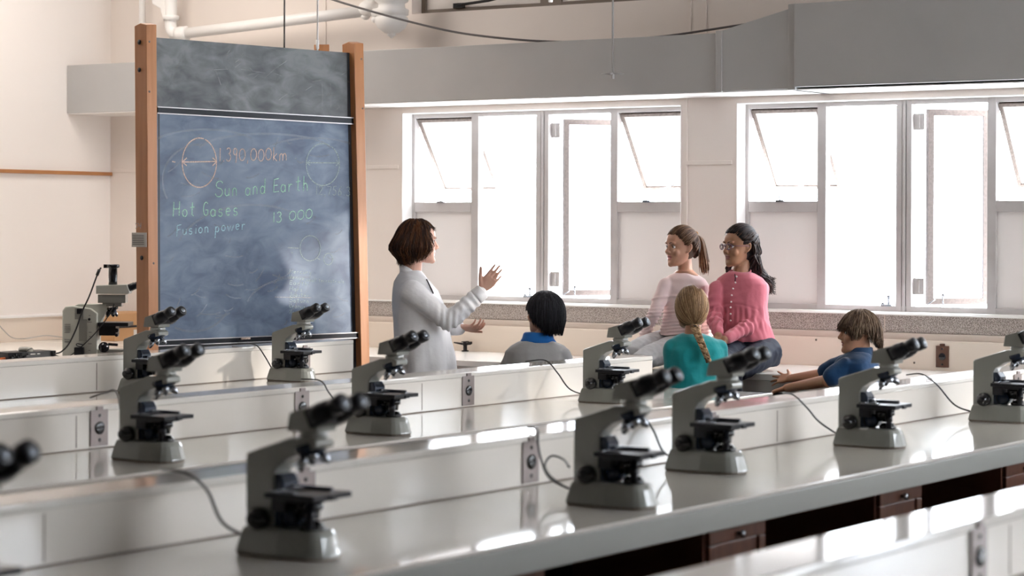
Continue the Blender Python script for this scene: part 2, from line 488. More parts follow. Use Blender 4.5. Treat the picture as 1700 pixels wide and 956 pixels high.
# ------------------------------------------------------------------ lab benches
def outlet(mb_parent, x, y, z, w=.085, h=.125, m='brass', face='x', name='outlet_plate'):
    """plate on a +x facing panel; returns plate object (child of parent)"""
    p = MB()
    def T(a, b, c): return (x + a, y + b, z + c) if face == 'x' else (x + b, y - a, z + c)
    def bx(mb, a0, b0, c0, a1, b1, c1, mi=0): mb.box(T(a0, b0, c0), T(a1, b1, c1), mi)
    bx(p, 0, -w / 2, -h / 2, .006, w / 2, h / 2); bx(p, 0, -w * .18, h / 2, .010, w * .18, h / 2 + .012)
    o = p.build(name, M[m], mb_parent, bevel=.0015)
    s = MB(); d = (1, 0, 0) if face == 'x' else (0, -1, 0)
    s.lathe(T(.006, 0, 0), d, [(0, w * .26), (.004, w * .26), (.006, w * .2), (.0061, .001)], 18)
    for c in (-.042, .042): s.lathe(T(.006, 0, c), d, [(0, .006), (.002, .006), (.0021, .001)], 10)
    s.build('socket', M['blackgl'], o)
    return o


ROWS = {}
def bench(name_label, XF, Y0_, Y1_, zl=1.02, XJ=None, cabs=(), outlets=(), seams=()):
    """row of lab bench: worktop from XF back to XJ, splash upright and its ledge"""
    XJ = XF - .65 if XJ is None else XJ
    zt = .87
    root = empty('lab_bench', (XJ, Y1_, 0)); tag(root, name_label, 'lab bench', 'long white laboratory benches')
    def q(x, y, z): return (x - XJ, y - Y1_, z)
    # worktop lies on the bench but is fixed to it
    wt = MB().box(q(XJ - .1, Y0_, zt - .012), q(XF, Y1_, zt)); wt.build('worktop', M['laminate'], root, bevel=.003)
    MB().box(q(XF - .03, Y0_, zt - .082), q(XF, Y1_, zt - .013)).build('worktop_edge', M['fascia'], root, bevel=.003)
    YE = Y1_ - .0
    up = MB().box(q(XJ - .02, Y0_, zt + .0005), q(XJ, YE, zl - .022)); 
    up.build('splashback', M['lamback'], root)
    MB().box(q(XJ - .165, Y0_, zl - .022), q(XJ + .004, YE, zl)).build('ledge', M['laminate'], root, bevel=.006, seg=3)
    MB().box(q(XJ - .001, Y0_, zt), q(XJ + .004, YE, zt + .004)).build('seal_strip', M['seam'], root)
    MB().box(q(XJ - .165, Y0_, .0), q(XJ - .15, YE, zl - .022)).build('back_panel', M['wall'], root)
    for y in seams:
        MB().box(q(XJ - .001, y, zt + .01), q(XJ + .0008, y + .004, zl - .03)).build('panel_seam', M['seam'], root)
    MB().box(q(XJ - .12, Y0_, .0), q(XJ + .05, Y1_ - .02, zt - .013)).build('knee_shade_panel', M['black'], root)  # flat black sheet painting the shade at the back of the knee space
    for (a, b) in cabs:
        cb = MB().box(q(XF - .5, a, .08), q(XF - .06, b, zt - .083)).box(q(XF - .48, a + .01, 0), q(XF - .1, b - .01, .08))
        co = cb.build('cabinet_body', M['wooddk'], root, bevel=.003)
        df = MB()
        w_ = b - a
        df.box(q(XF - .06, a + .012, zt - .083 - .05), q(XF - .045, b - .012, zt - .09)).box(q(XF - .06, a + .012, .1), q(XF - .045, a + .05, zt - .135)).box(q(XF - .06, b - .05, .1), q(XF - .045, b - .012, zt - .135))
        df.box(q(XF - .06, a + .05, .1), q(XF - .045, b - .05, .14)).box(q(XF - .0595, a + .05, .14), q(XF - .052, b - .05, zt - .135))
        do = df.build('cabinet_door', M['wooddk'], co, bevel=.003)
        kn = MB().lathe(q(XF - .045, (a + b) / 2, zt - .115), (1, 0, 0), [(0, .006), (.008, .006), (.012, .012), (.02, .011), (.022, .003)], 14)
        kn.build('knob', M['chrome'], co)
    for y in outlets:
        outlet(root, .0005, y - Y1_, zt + .072 + (zl - 1.02) / 2)
    ROWS[round(XF, 2)] = root
    return root


YE = 9.49
A_out = [px(879, 762, -3.79)[1], px(504, 840, -3.79)[1], px(1181, 726, -3.79)[1], px(1688, 655, -3.79)[1]]
B_out = [px(163, 706, -5.62)[1], px(500, 666, -5.62)[1], px(776, 649, -5.62)[1], 8.95]
bench('bench row nearest the camera, only its shiny ledge crossing the lower right corner', -1.28, -1.5, YE, XJ=-1.93, outlets=[px(1622, 925, -1.93)[1], 6.0], seams=[px(1676, 900, -1.93)[1]])
bench('second bench from the camera, glossy worktop holding the five large blurred microscopes', -3.14, -1.5, YE + .6, XJ=-3.79, outlets=A_out,
      cabs=[(5.69, 6.05), (6.82, 7.17), (7.89, 8.25), (4.5, 4.86), (9.0, 9.36)], seams=[px(72, 900, -3.79)[1], px(1290, 680, -3.79)[1], px(480, 830, -3.79)[1]])
bench('middle bench row with white upright back, ending beside the girl in teal', -4.97, -1.5, YE, XJ=-5.62, outlets=B_out, seams=[px(126, 700, -5.62)[1], px(700, 660, -5.62)[1]], cabs=[(8.9, 9.3), (7.6, 8.0)])
bench('farthest bench row, just in front of the chalkboard', -6.82, -1.5, YE + .05, XJ=-7.48, zl=1.035, outlets=[px(505, 596, -7.48)[1], px(240, 600, -7.48)[1]], seams=[px(160, 620, -7.48)[1]])

# ------------------------------------------------------------------ counters
YC, YJ = 10.68, 11.48
cr_ = empty('lab_counter', (-5, YJ, 0)); tag(cr_, 'cream counter running under the windows with white top and tall backsplash', 'counter')
def q(x, y, z): return (x + 5, y - YJ, z)
MB().box(q(XW + .01, YC, .835), q(XR - .01, YJ + .0, .87)).build('worktop', M['countertop'], cr_, bevel=.004)
MB().box(q(XW + .01, YC + .004, .775), q(XR - .01, YC + .03, .834)).build('front_edge', M['counteredge'], cr_)
MB().box(q(XW + .01, YJ, 0), q(XR - .01, YW - .052, 1.030)).build('backsplash', M['cream'], cr_, bevel=.005)
MB().box(q(XW + .01, YC + .45, 0), q(-6.9, YC + .48, .774)).box(q(-6.9, YC + .45, 0), q(XR - .01, YC + .48, .774)).build('back_panel', M['black'], cr_)  # black here stands for the shade under the counter
for a, b in ((-10.9, -9.9), (-9.0, -7.3), (-3.6, -3.0)):
    co = MB().box(q(a, YC + .05, .08), q(b, YC + .44, .774)).build('cabinet_body', M['counteredge'], cr_, bevel=.003)
    MB().box(q(a + .02, YC + .035, .1), q((a + b) / 2 - .01, YC + .049, .76)).build('cabinet_door', M['counteredge'], co, bevel=.003)
    MB().box(q((a + b) / 2 + .01, YC + .035, .1), q(b - .02, YC + .049, .76)).build('cabinet_door', M['counteredge'], co, bevel=.003)
p = py(1565, 592, YJ)
outlet(cr_, p[0] + 5, -.0005, p[2], w=.075, h=.115, m='brown', face='y')
p = py(1665, 660, YJ)
sc = MB()
for P_ in ((1355, 564), (883, 537), (1518, 602)):
    p = py(*P_, YJ); sc.lathe(q(p[0], YJ - .0005, p[2]), (0, -1, 0), [(0, .006), (.003, .006), (.0031, .001)], 10)
sc.build('screw', M['seam'], cr_)
# counter below the left wall
wc = empty('lab_counter', (-11, 8, 0)); tag(wc, 'white counter along the left wall carrying the tall camera microscope', 'counter')
def q(x, y, z): return (x + 11, y - 8, z)
XJ2 = -11.06
MB().box(q(XJ2, YB + .02, .835), q(-9.38, YC - .01, .87)).build('worktop', M['countertop'], wc, bevel=.004)
MB().box(q(XW + .002, YB + .02, 0), q(XJ2, YC - .01, 1.025)).build('backsplash', M['cream'], wc)
MB().box(q(XW + .002, YC - .01, .8712), q(XJ2, YJ - .001, 1.025)).build('backsplash_return', M['cream'], wc)
MB().box(q(XW + .002, YB + .02, 1.0255), q(XJ2 + .012, YJ - .001, 1.040)).build('backsplash_cap', M['white'], wc, bevel=.003)
MB().box(q(XJ2, YB + .02, 0), q(-9.45, YC - .01, .834)).build('cabinet_body', M['counteredge'], wc)

# gas tap on the counter
def gas_tap(P):
    r = empty('gas_tap', P); tag(r, 'small black gas tap on the counter behind the teacher', 'tap')
    MB().lathe((0, 0, 0), (0, 0, 1), [(0, .022), (.006, .022), (.008, .012), (.035, .012), (.04, .016), (.055, .014), (.058, .004)], 16).build('tap_body', M['black'], r)
    MB().cyl((-.02, 0, .045), (-.085, 0, .052), .007, .004, 10).cyl((.0, 0, .045), (.04, 0, .05), .009, n=10).build('nozzle', M['black'], r)
    MB().box((.03, -.02, .045), (.038, .02, .06)).box((-.004, -.035, .056), (.004, .035, .062)).build('tap_lever', M['black'], r)
P_ = pz(777, 583, .87); P_[1] = min(P_[1], YJ - .05)
gas_tap(tuple(P_[:2]) + (.8705,))


# ------------------------------------------------------------------ microscopes
def arc(c, r, a0, a1, n=6):
    return [(c[0] + r * math.cos(math.radians(a0 + (a1 - a0) * i / n)), c[1] + r * math.sin(math.radians(a0 + (a1 - a0) * i / n))) for i in range(n + 1)]


def make_scope():
    r = empty('microscope'); 
    # base: tapered foot with rounded front
    def foot(z, g, k=1.0):
        pts = [(-.003 - g, -.056 - g), (.12, -.064 - g), (.19 + g * .5, -.056 - g)] + [(.19 + (.045 + g * 1.2) * math.sin(t) * k, -(.056 + g) * math.cos(t)) for t in (.35, .7, 1.05, 1.4, 1.74, 2.09, 2.44, 2.79)] + [(.19 + g * .5, .056 + g), (.12, .064 + g), (-.003 - g, .056 + g)]
        return [(x, y, z) for x, y in pts]
    b = MB(); b.loft([foot(.006, .006), foot(.012, .005), foot(.055, -.004, .92), foot(.068, -.008, .82), foot(.071, -.012, .75)], smooth=False)
    base = b.build('base', M['grey'], r, bevel=.0025)
    MB().loft([foot(0, .002), foot(.006, .002)], smooth=False).build('rubber_foot', M['seam'], base)
    # arm with the inner bay
    hw = .033
    prof = [(.0, .060), (.0, .247), (.008, .254), (.135, .297), (.205, .297), (.214, .290), (.214, .276), (.150, .252), (.125, .243), (.094, .222), (.083, .205), (.083, .060)]
    a = MB(); a.prism(prof, lambda x, z, k: (x, -hw if k == 0 else hw, z))
    arm = a.build('arm', M['grey'], r, bevel=.004, seg=3)
    MB().prism([(.0835, .073), (.112, .073), (.114, .13), (.112, .185), (.100, .204), (.0835, .204)], lambda x, z, k: (x, -.029 if k == 0 else .029, z)).build('inner_rail', M['blackmt'], arm, bevel=.003)
    # binocular head
    h = MB(); h.lathe((.178, 0, .297), (0, 0, 1), [(0, .034), (.012, .034), (.014, .030), (.016, .030)], 28)
    prof = [(.126, .313), (.134, .358), (.204, .380), (.222, .340), (.216, .313)]
    h.prism(prof, lambda x, z, k: (x, -.036 if k == 0 else .036, z))
    head = h.build('head', M['grey'], r, bevel=.003)
    dirv = V(math.cos(math.radians(26)), 0, math.sin(math.radians(26)))
    e = MB(); n0 = V(.200, 0, .346)
    e.prism([(0, -.026), (0, .024), (.026, .024), (.034, .012), (.034, -.02), (.026, -.026)], lambda a_, b_, k: n0 + dirv * a_ + V(-dirv[2], 0, dirv[0]) * b_ + V(0, -.056 if k == 0 else .056, 0))
    e.build('head_bridge', M['blackpl'], head, bevel=.004)
    for s in (-1, 1):
        t = MB(); c = n0 + dirv * .012 + V(0, s * .034, 0)
        t.lathe(c, dirv, [(0, .029), (.028, .029), (.038, .0265), (.050, .025), (.052, .022), (.066, .0215), (.067, .0235), (.092, .0240), (.096, .021), (.0961, .012)], 24)
        tb = t.build('eyepiece_tube', M['blackpl'], head)
        MB().lathe(c + dirv * .0945, dirv, [(0, .0115), (.0025, .0108), (.0035, .005), (.0036, .001)], 18).build('lens', M['lens'], tb)
    # nosepiece and objectives
    nd = V(.30, 0, -1.0); nd /= np.linalg.norm(nd)
    nb = V(.170, 0, .268)
    nz = MB(); nz.lathe(nb + V(0, 0, .012), nd, [(0, .040), (.010, .041), (.018, .038), (.026, .024), (.030, .016)], 28)
    nose = nz.build('nosepiece', M['blackmt'], r)
    side = np.cross(nd, V(0, 1, 0))
    for k in range(4):
        ang = math.radians(45 + 90 * k)
        rad = math.cos(ang) * side + math.sin(ang) * V(0, 1, 0)
        d = nd * .84 + rad * .54; d /= np.linalg.norm(d)
        Ls = (.040, .033, .046, .028)[k]
        MB().lathe(nb + nd * .008 + rad * .014, d, [(0, .0105), (.012, .0105), (.013, .0115), (Ls * .7, .0115), (Ls * .8, .008), (Ls, .0055), (Ls + .001, .002)], 16).build('objective', M['chrome'], nose)
    # stage
    s_ = MB(); s_.box((.088, -.072, .148), (.236, .072, .162)).box((.083, -.040, .112), (.128, .040, .166)).box((.10, -.045, .138), (.20, .045, .150)).box((.232, -.012, .146), (.242, .012, .158))
    st = s_.build('stage', M['blackpl'], r, bevel=.002)
    MB().box((.10, -.062, .1605), (.118, .050, .168)).box((.12, -.052, .1605), (.165, -.046, .166)).box((.10, .040, .1605), (.20, .047, .172)).box((.115, -.010, .168), (.13, .010, .176)).build('slide_holder', M['chrome'], st, bevel=.001)
    MB().box((.13, -.038, .1608), (.156, .038, .162)).build('glass_slide', M['glass'], st)
    c_ = MB(); c_.lathe((.165, 0, .138), (0, 0, -1), [(0, .034), (.018, .034), (.022, .027), (.042, .025), (.044, .012)], 24)
    c_.cyl((.165, -.03, .125), (.165, -.052, .118), .004, n=8)
    c_.build('condenser', M['blackgl'], r)
    il = MB(); il.lathe((.175, 0, .068), (0, 0, 1), [(0, .030), (.012, .030), (.016, .024), (.022, .022), (.024, .010)], 24)
    il.build('illuminator', M['blackgl'], r)
    sk = MB(); sk.lathe((.196, -.036, .150), (0, 0, -1), [(0, .009), (.03, .009), (.031, .013), (.05, .013), (.052, .010), (.074, .010), (.075, .004)], 16)
    sk.build('stage_knob', M['blackpl'], r)
    for s in (-1, 1):
        k_ = MB(); k_.lathe((.052, s * hw, .092), (0, s, 0), [(0, .018), (.006, .018), (.007, .0275), (.024, .0275), (.027, .024), (.028, .017), (.042, .016), (.044, .012), (.0441, .002)], 28)
        k_.build('focus_knob', M['blackgl'], r)
    # coarse focus housing seen inside the bay
    MB().lathe((.118, -.030, .098), (0, 1, 0), [(0, .024), (.008, .027), (.052, .027), (.060, .024), (.061, .004)], 22).build('focus_housing', M['blackmt'], r)
    # maker's plate on the base side
    return r


proto = make_scope()
scopes = [  # base corner pixel, label, swing
    ((-206, 1075), 'out-of-focus microscope cut off by the left edge, black eyepieces showing', 0, 1),
    ((392, 920), 'largest blurred grey microscope at the front left centre with long grey cable', 0, 1.0),
    ((940, 838), 'grey microscope on the front bench behind the looped double cable, below the boy in grey', 1, 1.0),
    ((1104, 781), 'grey microscope on the front bench whose eyepieces overlap the girl in teal', -1, 1.03),
    ((1383, 740), 'grey microscope on the front bench in front of the boy in blue', 1, 1.0),
    ((1608, 699), 'grey microscope on the front bench cut by the right edge', 0, 1.02),
    ((185, 763), 'grey microscope on the middle bench near the wooden chalkboard post', 0, 1.0),
    ((573, 719), 'grey microscope on the middle bench in front of the teacher', -1, 1.0),
    ((960, 668), 'grey microscope on the middle bench in front of the girl in pale pink', 2, .97),
    ((443, 632), 'small sharp grey microscope on the far bench in front of the chalkboard', 0, 1.0),
    ((195, 652), 'grey microscope on the far bench partly hidden below the left chalkboard post', 0, 1.03),
]
def scope_at(o, P, a, s):
    ca, sa = math.cos(a), math.sin(a)
    lx, ly = -.006 * s, -.060 * s
    o.location = (P[0] - (ca * lx - sa * ly), P[1] - (sa * lx + ca * ly), .8702)
    o.rotation_euler = (0, 0, a); o.scale = (s, s, s * .945)
sc_objs = []
for i, (pp, lab, dg, s) in enumerate(scopes):
    o = proto if i == 0 else copy_tree(proto)
    tag(o, lab, 'microscope', 'grey student microscopes on the benches')
    scope_at(o, pz(pp[0], pp[1], .87), math.radians(dg), s)
    sc_objs.append(o)
bpy.context.view_layer.update()


def cord(i, pts, r=.0035, m='rubber'):
    """power cord of microscope i, given in world coordinates, stored as its part"""
    o = sc_objs[i]; inv = o.matrix_world.inverted()
    P = [inv @ Vector(p) for p in spline(pts, 8)]
    MB().tube([tuple(p) for p in P], r / o.scale[0], 8).build('power_cord', M[m], o)
def rear(i, z=.03):
    return np.array(sc_objs[i].matrix_world @ Vector((-.004, .0, z)))
XA, XB_, XC_ = -3.79, -5.62, -7.48
def over(i, pts, r=.0035, m='rubber'):
    """pts: list of (px,py,X) pixel+plane -> world"""
    XJ_ = min((XA, XB_, XC_), key=lambda v: abs(v - float(np.mean([t[2] for t in pts]))))
    P = [px(a, b, X) for a, b, X in pts]
    for p, t in zip(P, pts):
        p[2] = max(p[2], .8706 + r * 1.3) if t[2] > XJ_ + .006 else max(p[2], (1.035 if XJ_ == XC_ else 1.02) + r * 1.6)
    cord(i, [rear(i)] + P, r, m)
over(1, [(370, 868, -3.60), (345, 815, -3.68), (318, 790, XA + .012), (292, 781, XA - .02), (268, 778, XA - .10)], .0042, 'cablegrey')
over(2, [(915, 795, -3.60), (899, 765, -3.68), (893, 735, XA + .03), (892, 712, XA - .02), (876, 709, XA - .10)], .004)
over(2, [(925, 800, -3.5), (905, 775, -3.6), (915, 757, -3.6), (935, 762, -3.55), (945, 775, -3.48)], .003)
over(3, [(1100, 748, -3.72), (1085, 715, -3.76), (1068, 692, XA - .02), (1050, 686, XA - .1)], .0035)
over(4, [(1360, 700, -3.66), (1340, 677, -3.72), (1318, 656, XA - .01), (1300, 652, XA - .1)], .0033)
over(5, [(1585, 672, -3.70), (1555, 638, -3.76), (1530, 621, XA + .0), (1505, 622, XA - .09)], .0033)
over(6, [(195, 655, -5.58), (175, 652, XB_ - .03), (150, 660, XB_ - .12)], .0036, 'cablegrey')
over(7, [(558, 667, -5.48), (545, 650, -5.56), (532, 632, XB_ - .02), (500, 629, XB_ - .12)], .0033)
over(8, [(945, 645, -5.50), (925, 618, -5.58), (905, 598, XB_ - .02), (872, 600, XB_ - .1)], .0033)
over(9, [(440, 592, -7.40), (425, 575, XC_ + .0), (402, 570, XC_ - .1), (385, 572, XC_ - .14)], .0033)

# ------------------------------------------------------------------ tall camera microscope on the wall counter
def research_scope():
    P = pz(106, 594, .87)
    D = float(np.dot(P - O, FW)); s = D / FPX        # metres per pixel there
    yaw = YAW + math.radians(0)                       # stands square to the counter corner
    r = empty('camera_microscope', (P[0], P[1], .8705), YAW)
    tag(r, 'tall grey camera microscope with black camera on top, left of the chalkboard', 'microscope')
    def X(x): return (x - 106) * s
    def Z(y): return (594 - y) * s
    # lamp house / body seen from the back
    b = MB(); pr = [(103, 594), (103, 515), (108, 509), (120, 508), (150, 512), (161, 520), (161, 591)]
    b.prism([(X(a), Z(c)) for a, c in pr], lambda a, c, k: (a, 0 if k == 0 else .13, max(c, 0)))
    bo = b.build('body', M['greylt'], r, bevel=.006)
    a = MB(); a.prism([(X(a_), Z(c)) for a_, c in [(122, 508), (128, 505), (175, 505), (176, 512), (168, 530), (160, 545), (150, 545), (150, 520)]], lambda a_, c, k: (a_, .03 if k == 0 else .10, c))
    a.build('arm', M['greylt'], r, bevel=.003)
    MB().box((X(150), .01, 0), (X(205), .13, Z(580))).build('base', M['greylt'], r, bevel=.004)
    hh = MB(); hh.box((X(161), .02, Z(503)), (X(207), .11, Z(489))).box((X(168), .03, Z(509)), (X(200), .10, Z(503)))
    hd = hh.build('filter_housing', M['grey'], r, bevel=.002)
    MB().prism([(X(a_), Z(c)) for a_, c in [(158, 488), (158, 474), (209, 472), (214, 485), (212, 488)]], lambda a_, c, k: (a_, .015 if k == 0 else .115, c)).build('head', M['greylt'], r, bevel=.003)
    for k in (0, 1):
        d = V(.8, .1 + .25 * k, .36); d /= np.linalg.norm(d)
        MB().lathe(V(X(207), .05 + .05 * k, Z(480)), d, [(0, .022), (.05, .02), (.055, .016), (.09, .017), (.092, .004)], 18).build('eyepiece_tube', M['blackpl'], r)
    c = MB(); c.lathe((X(184), .06, Z(473)), (0, 0, 1), [(0, .026), (.02, .024), (.055, .026), (.095, .025), (.098, .030), (.100, .038), (.115, .038), (.118, .034), (.119, .004)], 28)
    c.box((X(169), .045, Z(445)), (X(180), .075, Z(439)))
    c.build('camera', M['blackgl'], r)
    n = MB(); n.lathe((X(183), .06, Z(510)), (.1, 0, -1), [(0, .034), (.012, .034), (.02, .02)], 24)
    nn = n.build('nosepiece', M['blackgl'], r)
    for k, (dx, dy, L) in enumerate(((.5, 0, .045), (-.5, .1, .05), (-.1, .5, .04), (.2, -.5, .045), (-.6, -.3, .04))):
        d = V(dx, dy, -1.0); d /= np.linalg.norm(d)
        MB().lathe(V(X(183), .06, Z(514)) + V(d[0], d[1], 0) * .02, d, [(0, .011), (L * .7, .011), (L, .006), (L + .001, .001)], 14).build('objective', M['chrome' if k == 0 else 'blackgl'], nn)
    sg = MB(); sg.box((X(163), -.03, Z(541)), (X(214), .15, Z(535))).box((X(164), .0, Z(557)), (X(192), .12, Z(541))).cyl((X(194), -.02, Z(548)), (X(194), .02, Z(548)), .012).cyl((X(194), -.02, Z(556)), (X(194), .02, Z(556)), .009)
    sg.build('stage', M['blackpl'], r, bevel=.002)
    MB().lathe((X(173), .0, Z(576)), (0, -1, 0), [(0, .03), (.02, .03), (.022, .024), (.04, .022), (.042, .004)], 24).cyl((X(180), -.01, Z(571)), (X(196), -.01, Z(572)), .008, n=10).build('focus_knob', M['blackgl'], r)
    # back plate details
    lb = MB(); lb.box((X(124), -.003, Z(530)), (X(138), -.001, Z(512)))
    lb.box((X(131), -.004, Z(566)), (X(144), -.001, Z(530)))
    lb.build('panel_plate', M['grey'], bo)
    ink = MB()
    for y in (538, 541, 544, 547, 551, 563, 567): ink.box((X(107), -.0025, Z(y + 1)), (X(118 - (y % 3)), -.001, Z(y)))
    for y, xa, xb in ((523, 147, 150), (534, 145, 152), (551, 147, 152), (558, 148, 151), (570, 146, 152), (581, 147, 150)): ink.box((X(xa), -.0025, Z(y + 1)), (X(xb), -.001, Z(y)))
    ink.build('printed_text', M['ink'], bo)
    sw = MB(); sw.lathe((X(148), 0, Z(530)), (0, -1, 0), [(0, .008), (.006, .008), (.0065, .002)], 12); sw.box((X(128), -.02, Z(521)), (X(137), 0, Z(512))); sw.box((X(125), -.04, Z(590)), (X(140), 0, Z(576))); sw.box((X(141), -.03, Z(591)), (X(149), 0, Z(588)))
    sw.build('plug', M['blackpl'], bo, bevel=.003)
    def W(a, c, d=-.03): return (X(a), d, Z(c))
    cb = MB(); cb.tube(spline([W(169, 444), W(164, 452), W(150, 490), W(138, 516), W(128, 545), W(116, 570), W(104, 583), W(93, 587)]), .0045, 8)
    cb.tube(spline([W(191, 504), W(186, 515), W(175, 533), W(160, 552), W(140, 572), W(125, 585), W(110, 594), W(93, 590, .0)]), .003, 8)
    cb.tube(spline([W(138, 576), W(129, 573), W(130, 570), W(140, 572)]), .003, 6)
    cb.tube([W(166, 447), W(162, 457)], .009, 8)
    cb.build('cable', M['rubber'], r)
    return r, s
rs, s_m = research_scope()

def on_wc(x, y, z=.8705):
    p = pz(x, y, z); return p
# black control box with cable clutter
P0 = pz(14, 598, .87); P1 = pz(93, 594, .87)
bx = empty('control_box', (P0[0], P0[1], .8705), math.atan2((P1 - P0)[1], (P1 - P0)[0]) - 0.0)
tag(bx, 'flat black electronic box at the end of the left wall counter', 'electronics box')
L_ = float(np.linalg.norm(P1 - P0))
MB().box((0.0, 0, 0), (L_, .16, .042)).build('case', M['blackpl'], bx, bevel=.003)
kb = MB()
for k in range(9): kb.lathe((.02 + k * .014, 0, .021 + .007 * ((k * 7) % 3 - 1)), (0, -1, 0), [(0, .006), (.01, .006), (.012, .003)], 10)
kb.build('connector', M['blackgl'], bx)
MB().box((L_ * .46, -.001, .026), (L_ * .56, 0, .030)).box((L_ * .60, -.001, .026), (L_ * .66, 0, .030)).build('indicator_strip', M['label'], bx)
MB().tube(spline([(.10, -.01, .02), (.115, -.02, .05), (.15, -.01, .062), (.19, .03, .055)]), .0022, 6).build('cable', M['rubber'], bx)
gb = empty('cable_adapter', tuple(pz(58, 585, .913)[:2]) + (.9128,), bx.rotation_euler[2]); tag(gb, 'small grey mouse-like adapter lying on the black electronic box', 'adapter')
gb.location = bx.matrix_world @ Vector((0, 0, 0)) if False else (bx.location[0] + math.cos(bx.rotation_euler[2]) * .155 - math.sin(bx.rotation_euler[2]) * .05, bx.location[1] + math.sin(bx.rotation_euler[2]) * .155 + math.cos(bx.rotation_euler[2]) * .05, .9128)
MB().loft([ring((0, 0, .0), (0, 0, 1), (.030, .055), 20), ring((0, 0, .012), (0, 0, 1), (.032, .058), 20), ring((0, 0, .022), (0, 0, 1), (.026, .050), 20), ring((0, 0, .026), (0, 0, 1), (.012, .03), 20)]).build('shell', M['grey'], gb)
for o_ in gb.children: o_.rotation_euler = (0, 0, math.radians(90)) if False else (0, 0, 0)
# orange tool at the left edge
oc = MB(); a0 = pz(-12, 597, .878); a1 = pz(11, 595, .878)
oc.tube([a0, a1], .008, 10); tag(oc.build('orange_cable', M['orange']), 'short orange cable end at the left picture edge', 'cable')
wl = MB(); wl.tube(spline([px(-6, 534, XJ2 + .02), px(6, 548, XJ2 + .03), px(20, 560, XJ2 + .1), px(40, 562, XJ2 + .3), px(75, 557, XJ2 + .2), px(104, 560, XJ2 + .1)]), .0035, 6)
tag(wl.build('thin_cable', M['counteredge']), 'thin pale cable sagging against the left wall backsplash', 'cable')
# cardboard box behind
Pb = pz(192, 562, .87)
cbx = empty('cardboard_box', (-10.75, Pb[1] - .1, .8705), 0); tag(cbx, 'brown cardboard box on the left wall counter behind the chalkboard post', 'box')
P_a = px(190, 560, -10.6)
cbx.location = (-10.6, P_a[1], .8705)
MB().box((-.3, 0, 0), (0, .45, .18)).build('carton', M['card'], cbx, bevel=.003)
MB().box((0, .18, .02), (.001, .24, .07)).build('shipping_label', M['label'], cbx)
MB().box((-.302, -.002, .085), (.002, .452, .10)).build('packing_tape', M['black'], cbx)

# ------------------------------------------------------------------ chalkboard
BA = math.radians(8.7)
bd = V(math.sin(BA), math.cos(BA), 0)
bn = V(math.cos(BA), -math.sin(BA), .016); bn /= np.linalg.norm(bn)
B0 = px(597, 400, -7.95)
board = empty('chalkboard', (B0[0], B0[1], 0)); tag(board, 'large two-panel sliding chalkboard in an orange wooden frame covered in chalk notes', 'chalkboard')
OB = np.array([B0[0], B0[1], 0.0])
def bp(x, y, off=0.0):
    """point on the board's front plane (off = metres out of the plane)"""
    return pplane(x, y, B0 + bn * off, bn) - OB
def slab(name, quad, off, th, m, parent=board, bevel=.002):
    q_ = [bp(x, y, off) for x, y in quad]; r_ = [p - bn * th for p in q_]
    return MB().hexa(q_, r_).build(name, M[m], parent, bevel=bevel)
def pst(x, y): return bp(x, y, 0)
def post(quad, th, pk, name='frame_post'):
    """front face pixels (bl, br, tr, tl); thickness th behind; peaked top"""
    q_ = [bp(*c) for c in quad]
    r_ = [p - bn * th for p in q_]
    mb = MB()
    top_mid_f = (q_[3] + r_[3]) / 2 + V(0, 0, pk); top_mid_b = (q_[2] + r_[2]) / 2 + V(0, 0, pk)
    vs = q_ + r_ + [top_mid_f, top_mid_b]
    # 0 bl 1 br 2 tr 3 tl | 4..7 back | 8 left peak 9 right peak
    fs = [(0, 1, 2, 3), (5, 4, 7, 6), (4, 0, 3, 8, 7), (1, 5, 6, 9, 2), (3, 2, 9, 8), (8, 9, 6, 7), (0, 4, 5, 1)]
    mb.add(vs, fs)
    return mb.build(name, M['wood'], board, bevel=.003)
post([(249.5, 905), (265.5, 905), (260, 41), (243, 41)], .10, .012)
post([(607, 914), (620, 914), (603.5, 72), (588, 72)], .10, .012)
post([(583, 900), (594, 900), (585, 70), (563, 70)], .02, .0, 'rear_frame_post').location = tuple(-bn * .19)
MB().hexa([bp(244.5, 900, -.101), bp(252, 900, -.101), bp(252, 900, -.12), bp(244.5, 900, -.12)], [bp(240, 46, -.101), bp(250, 46, -.101), bp(250, 46, -.12), bp(240, 46, -.12)]).build('frame_flange', M['wood'], board)
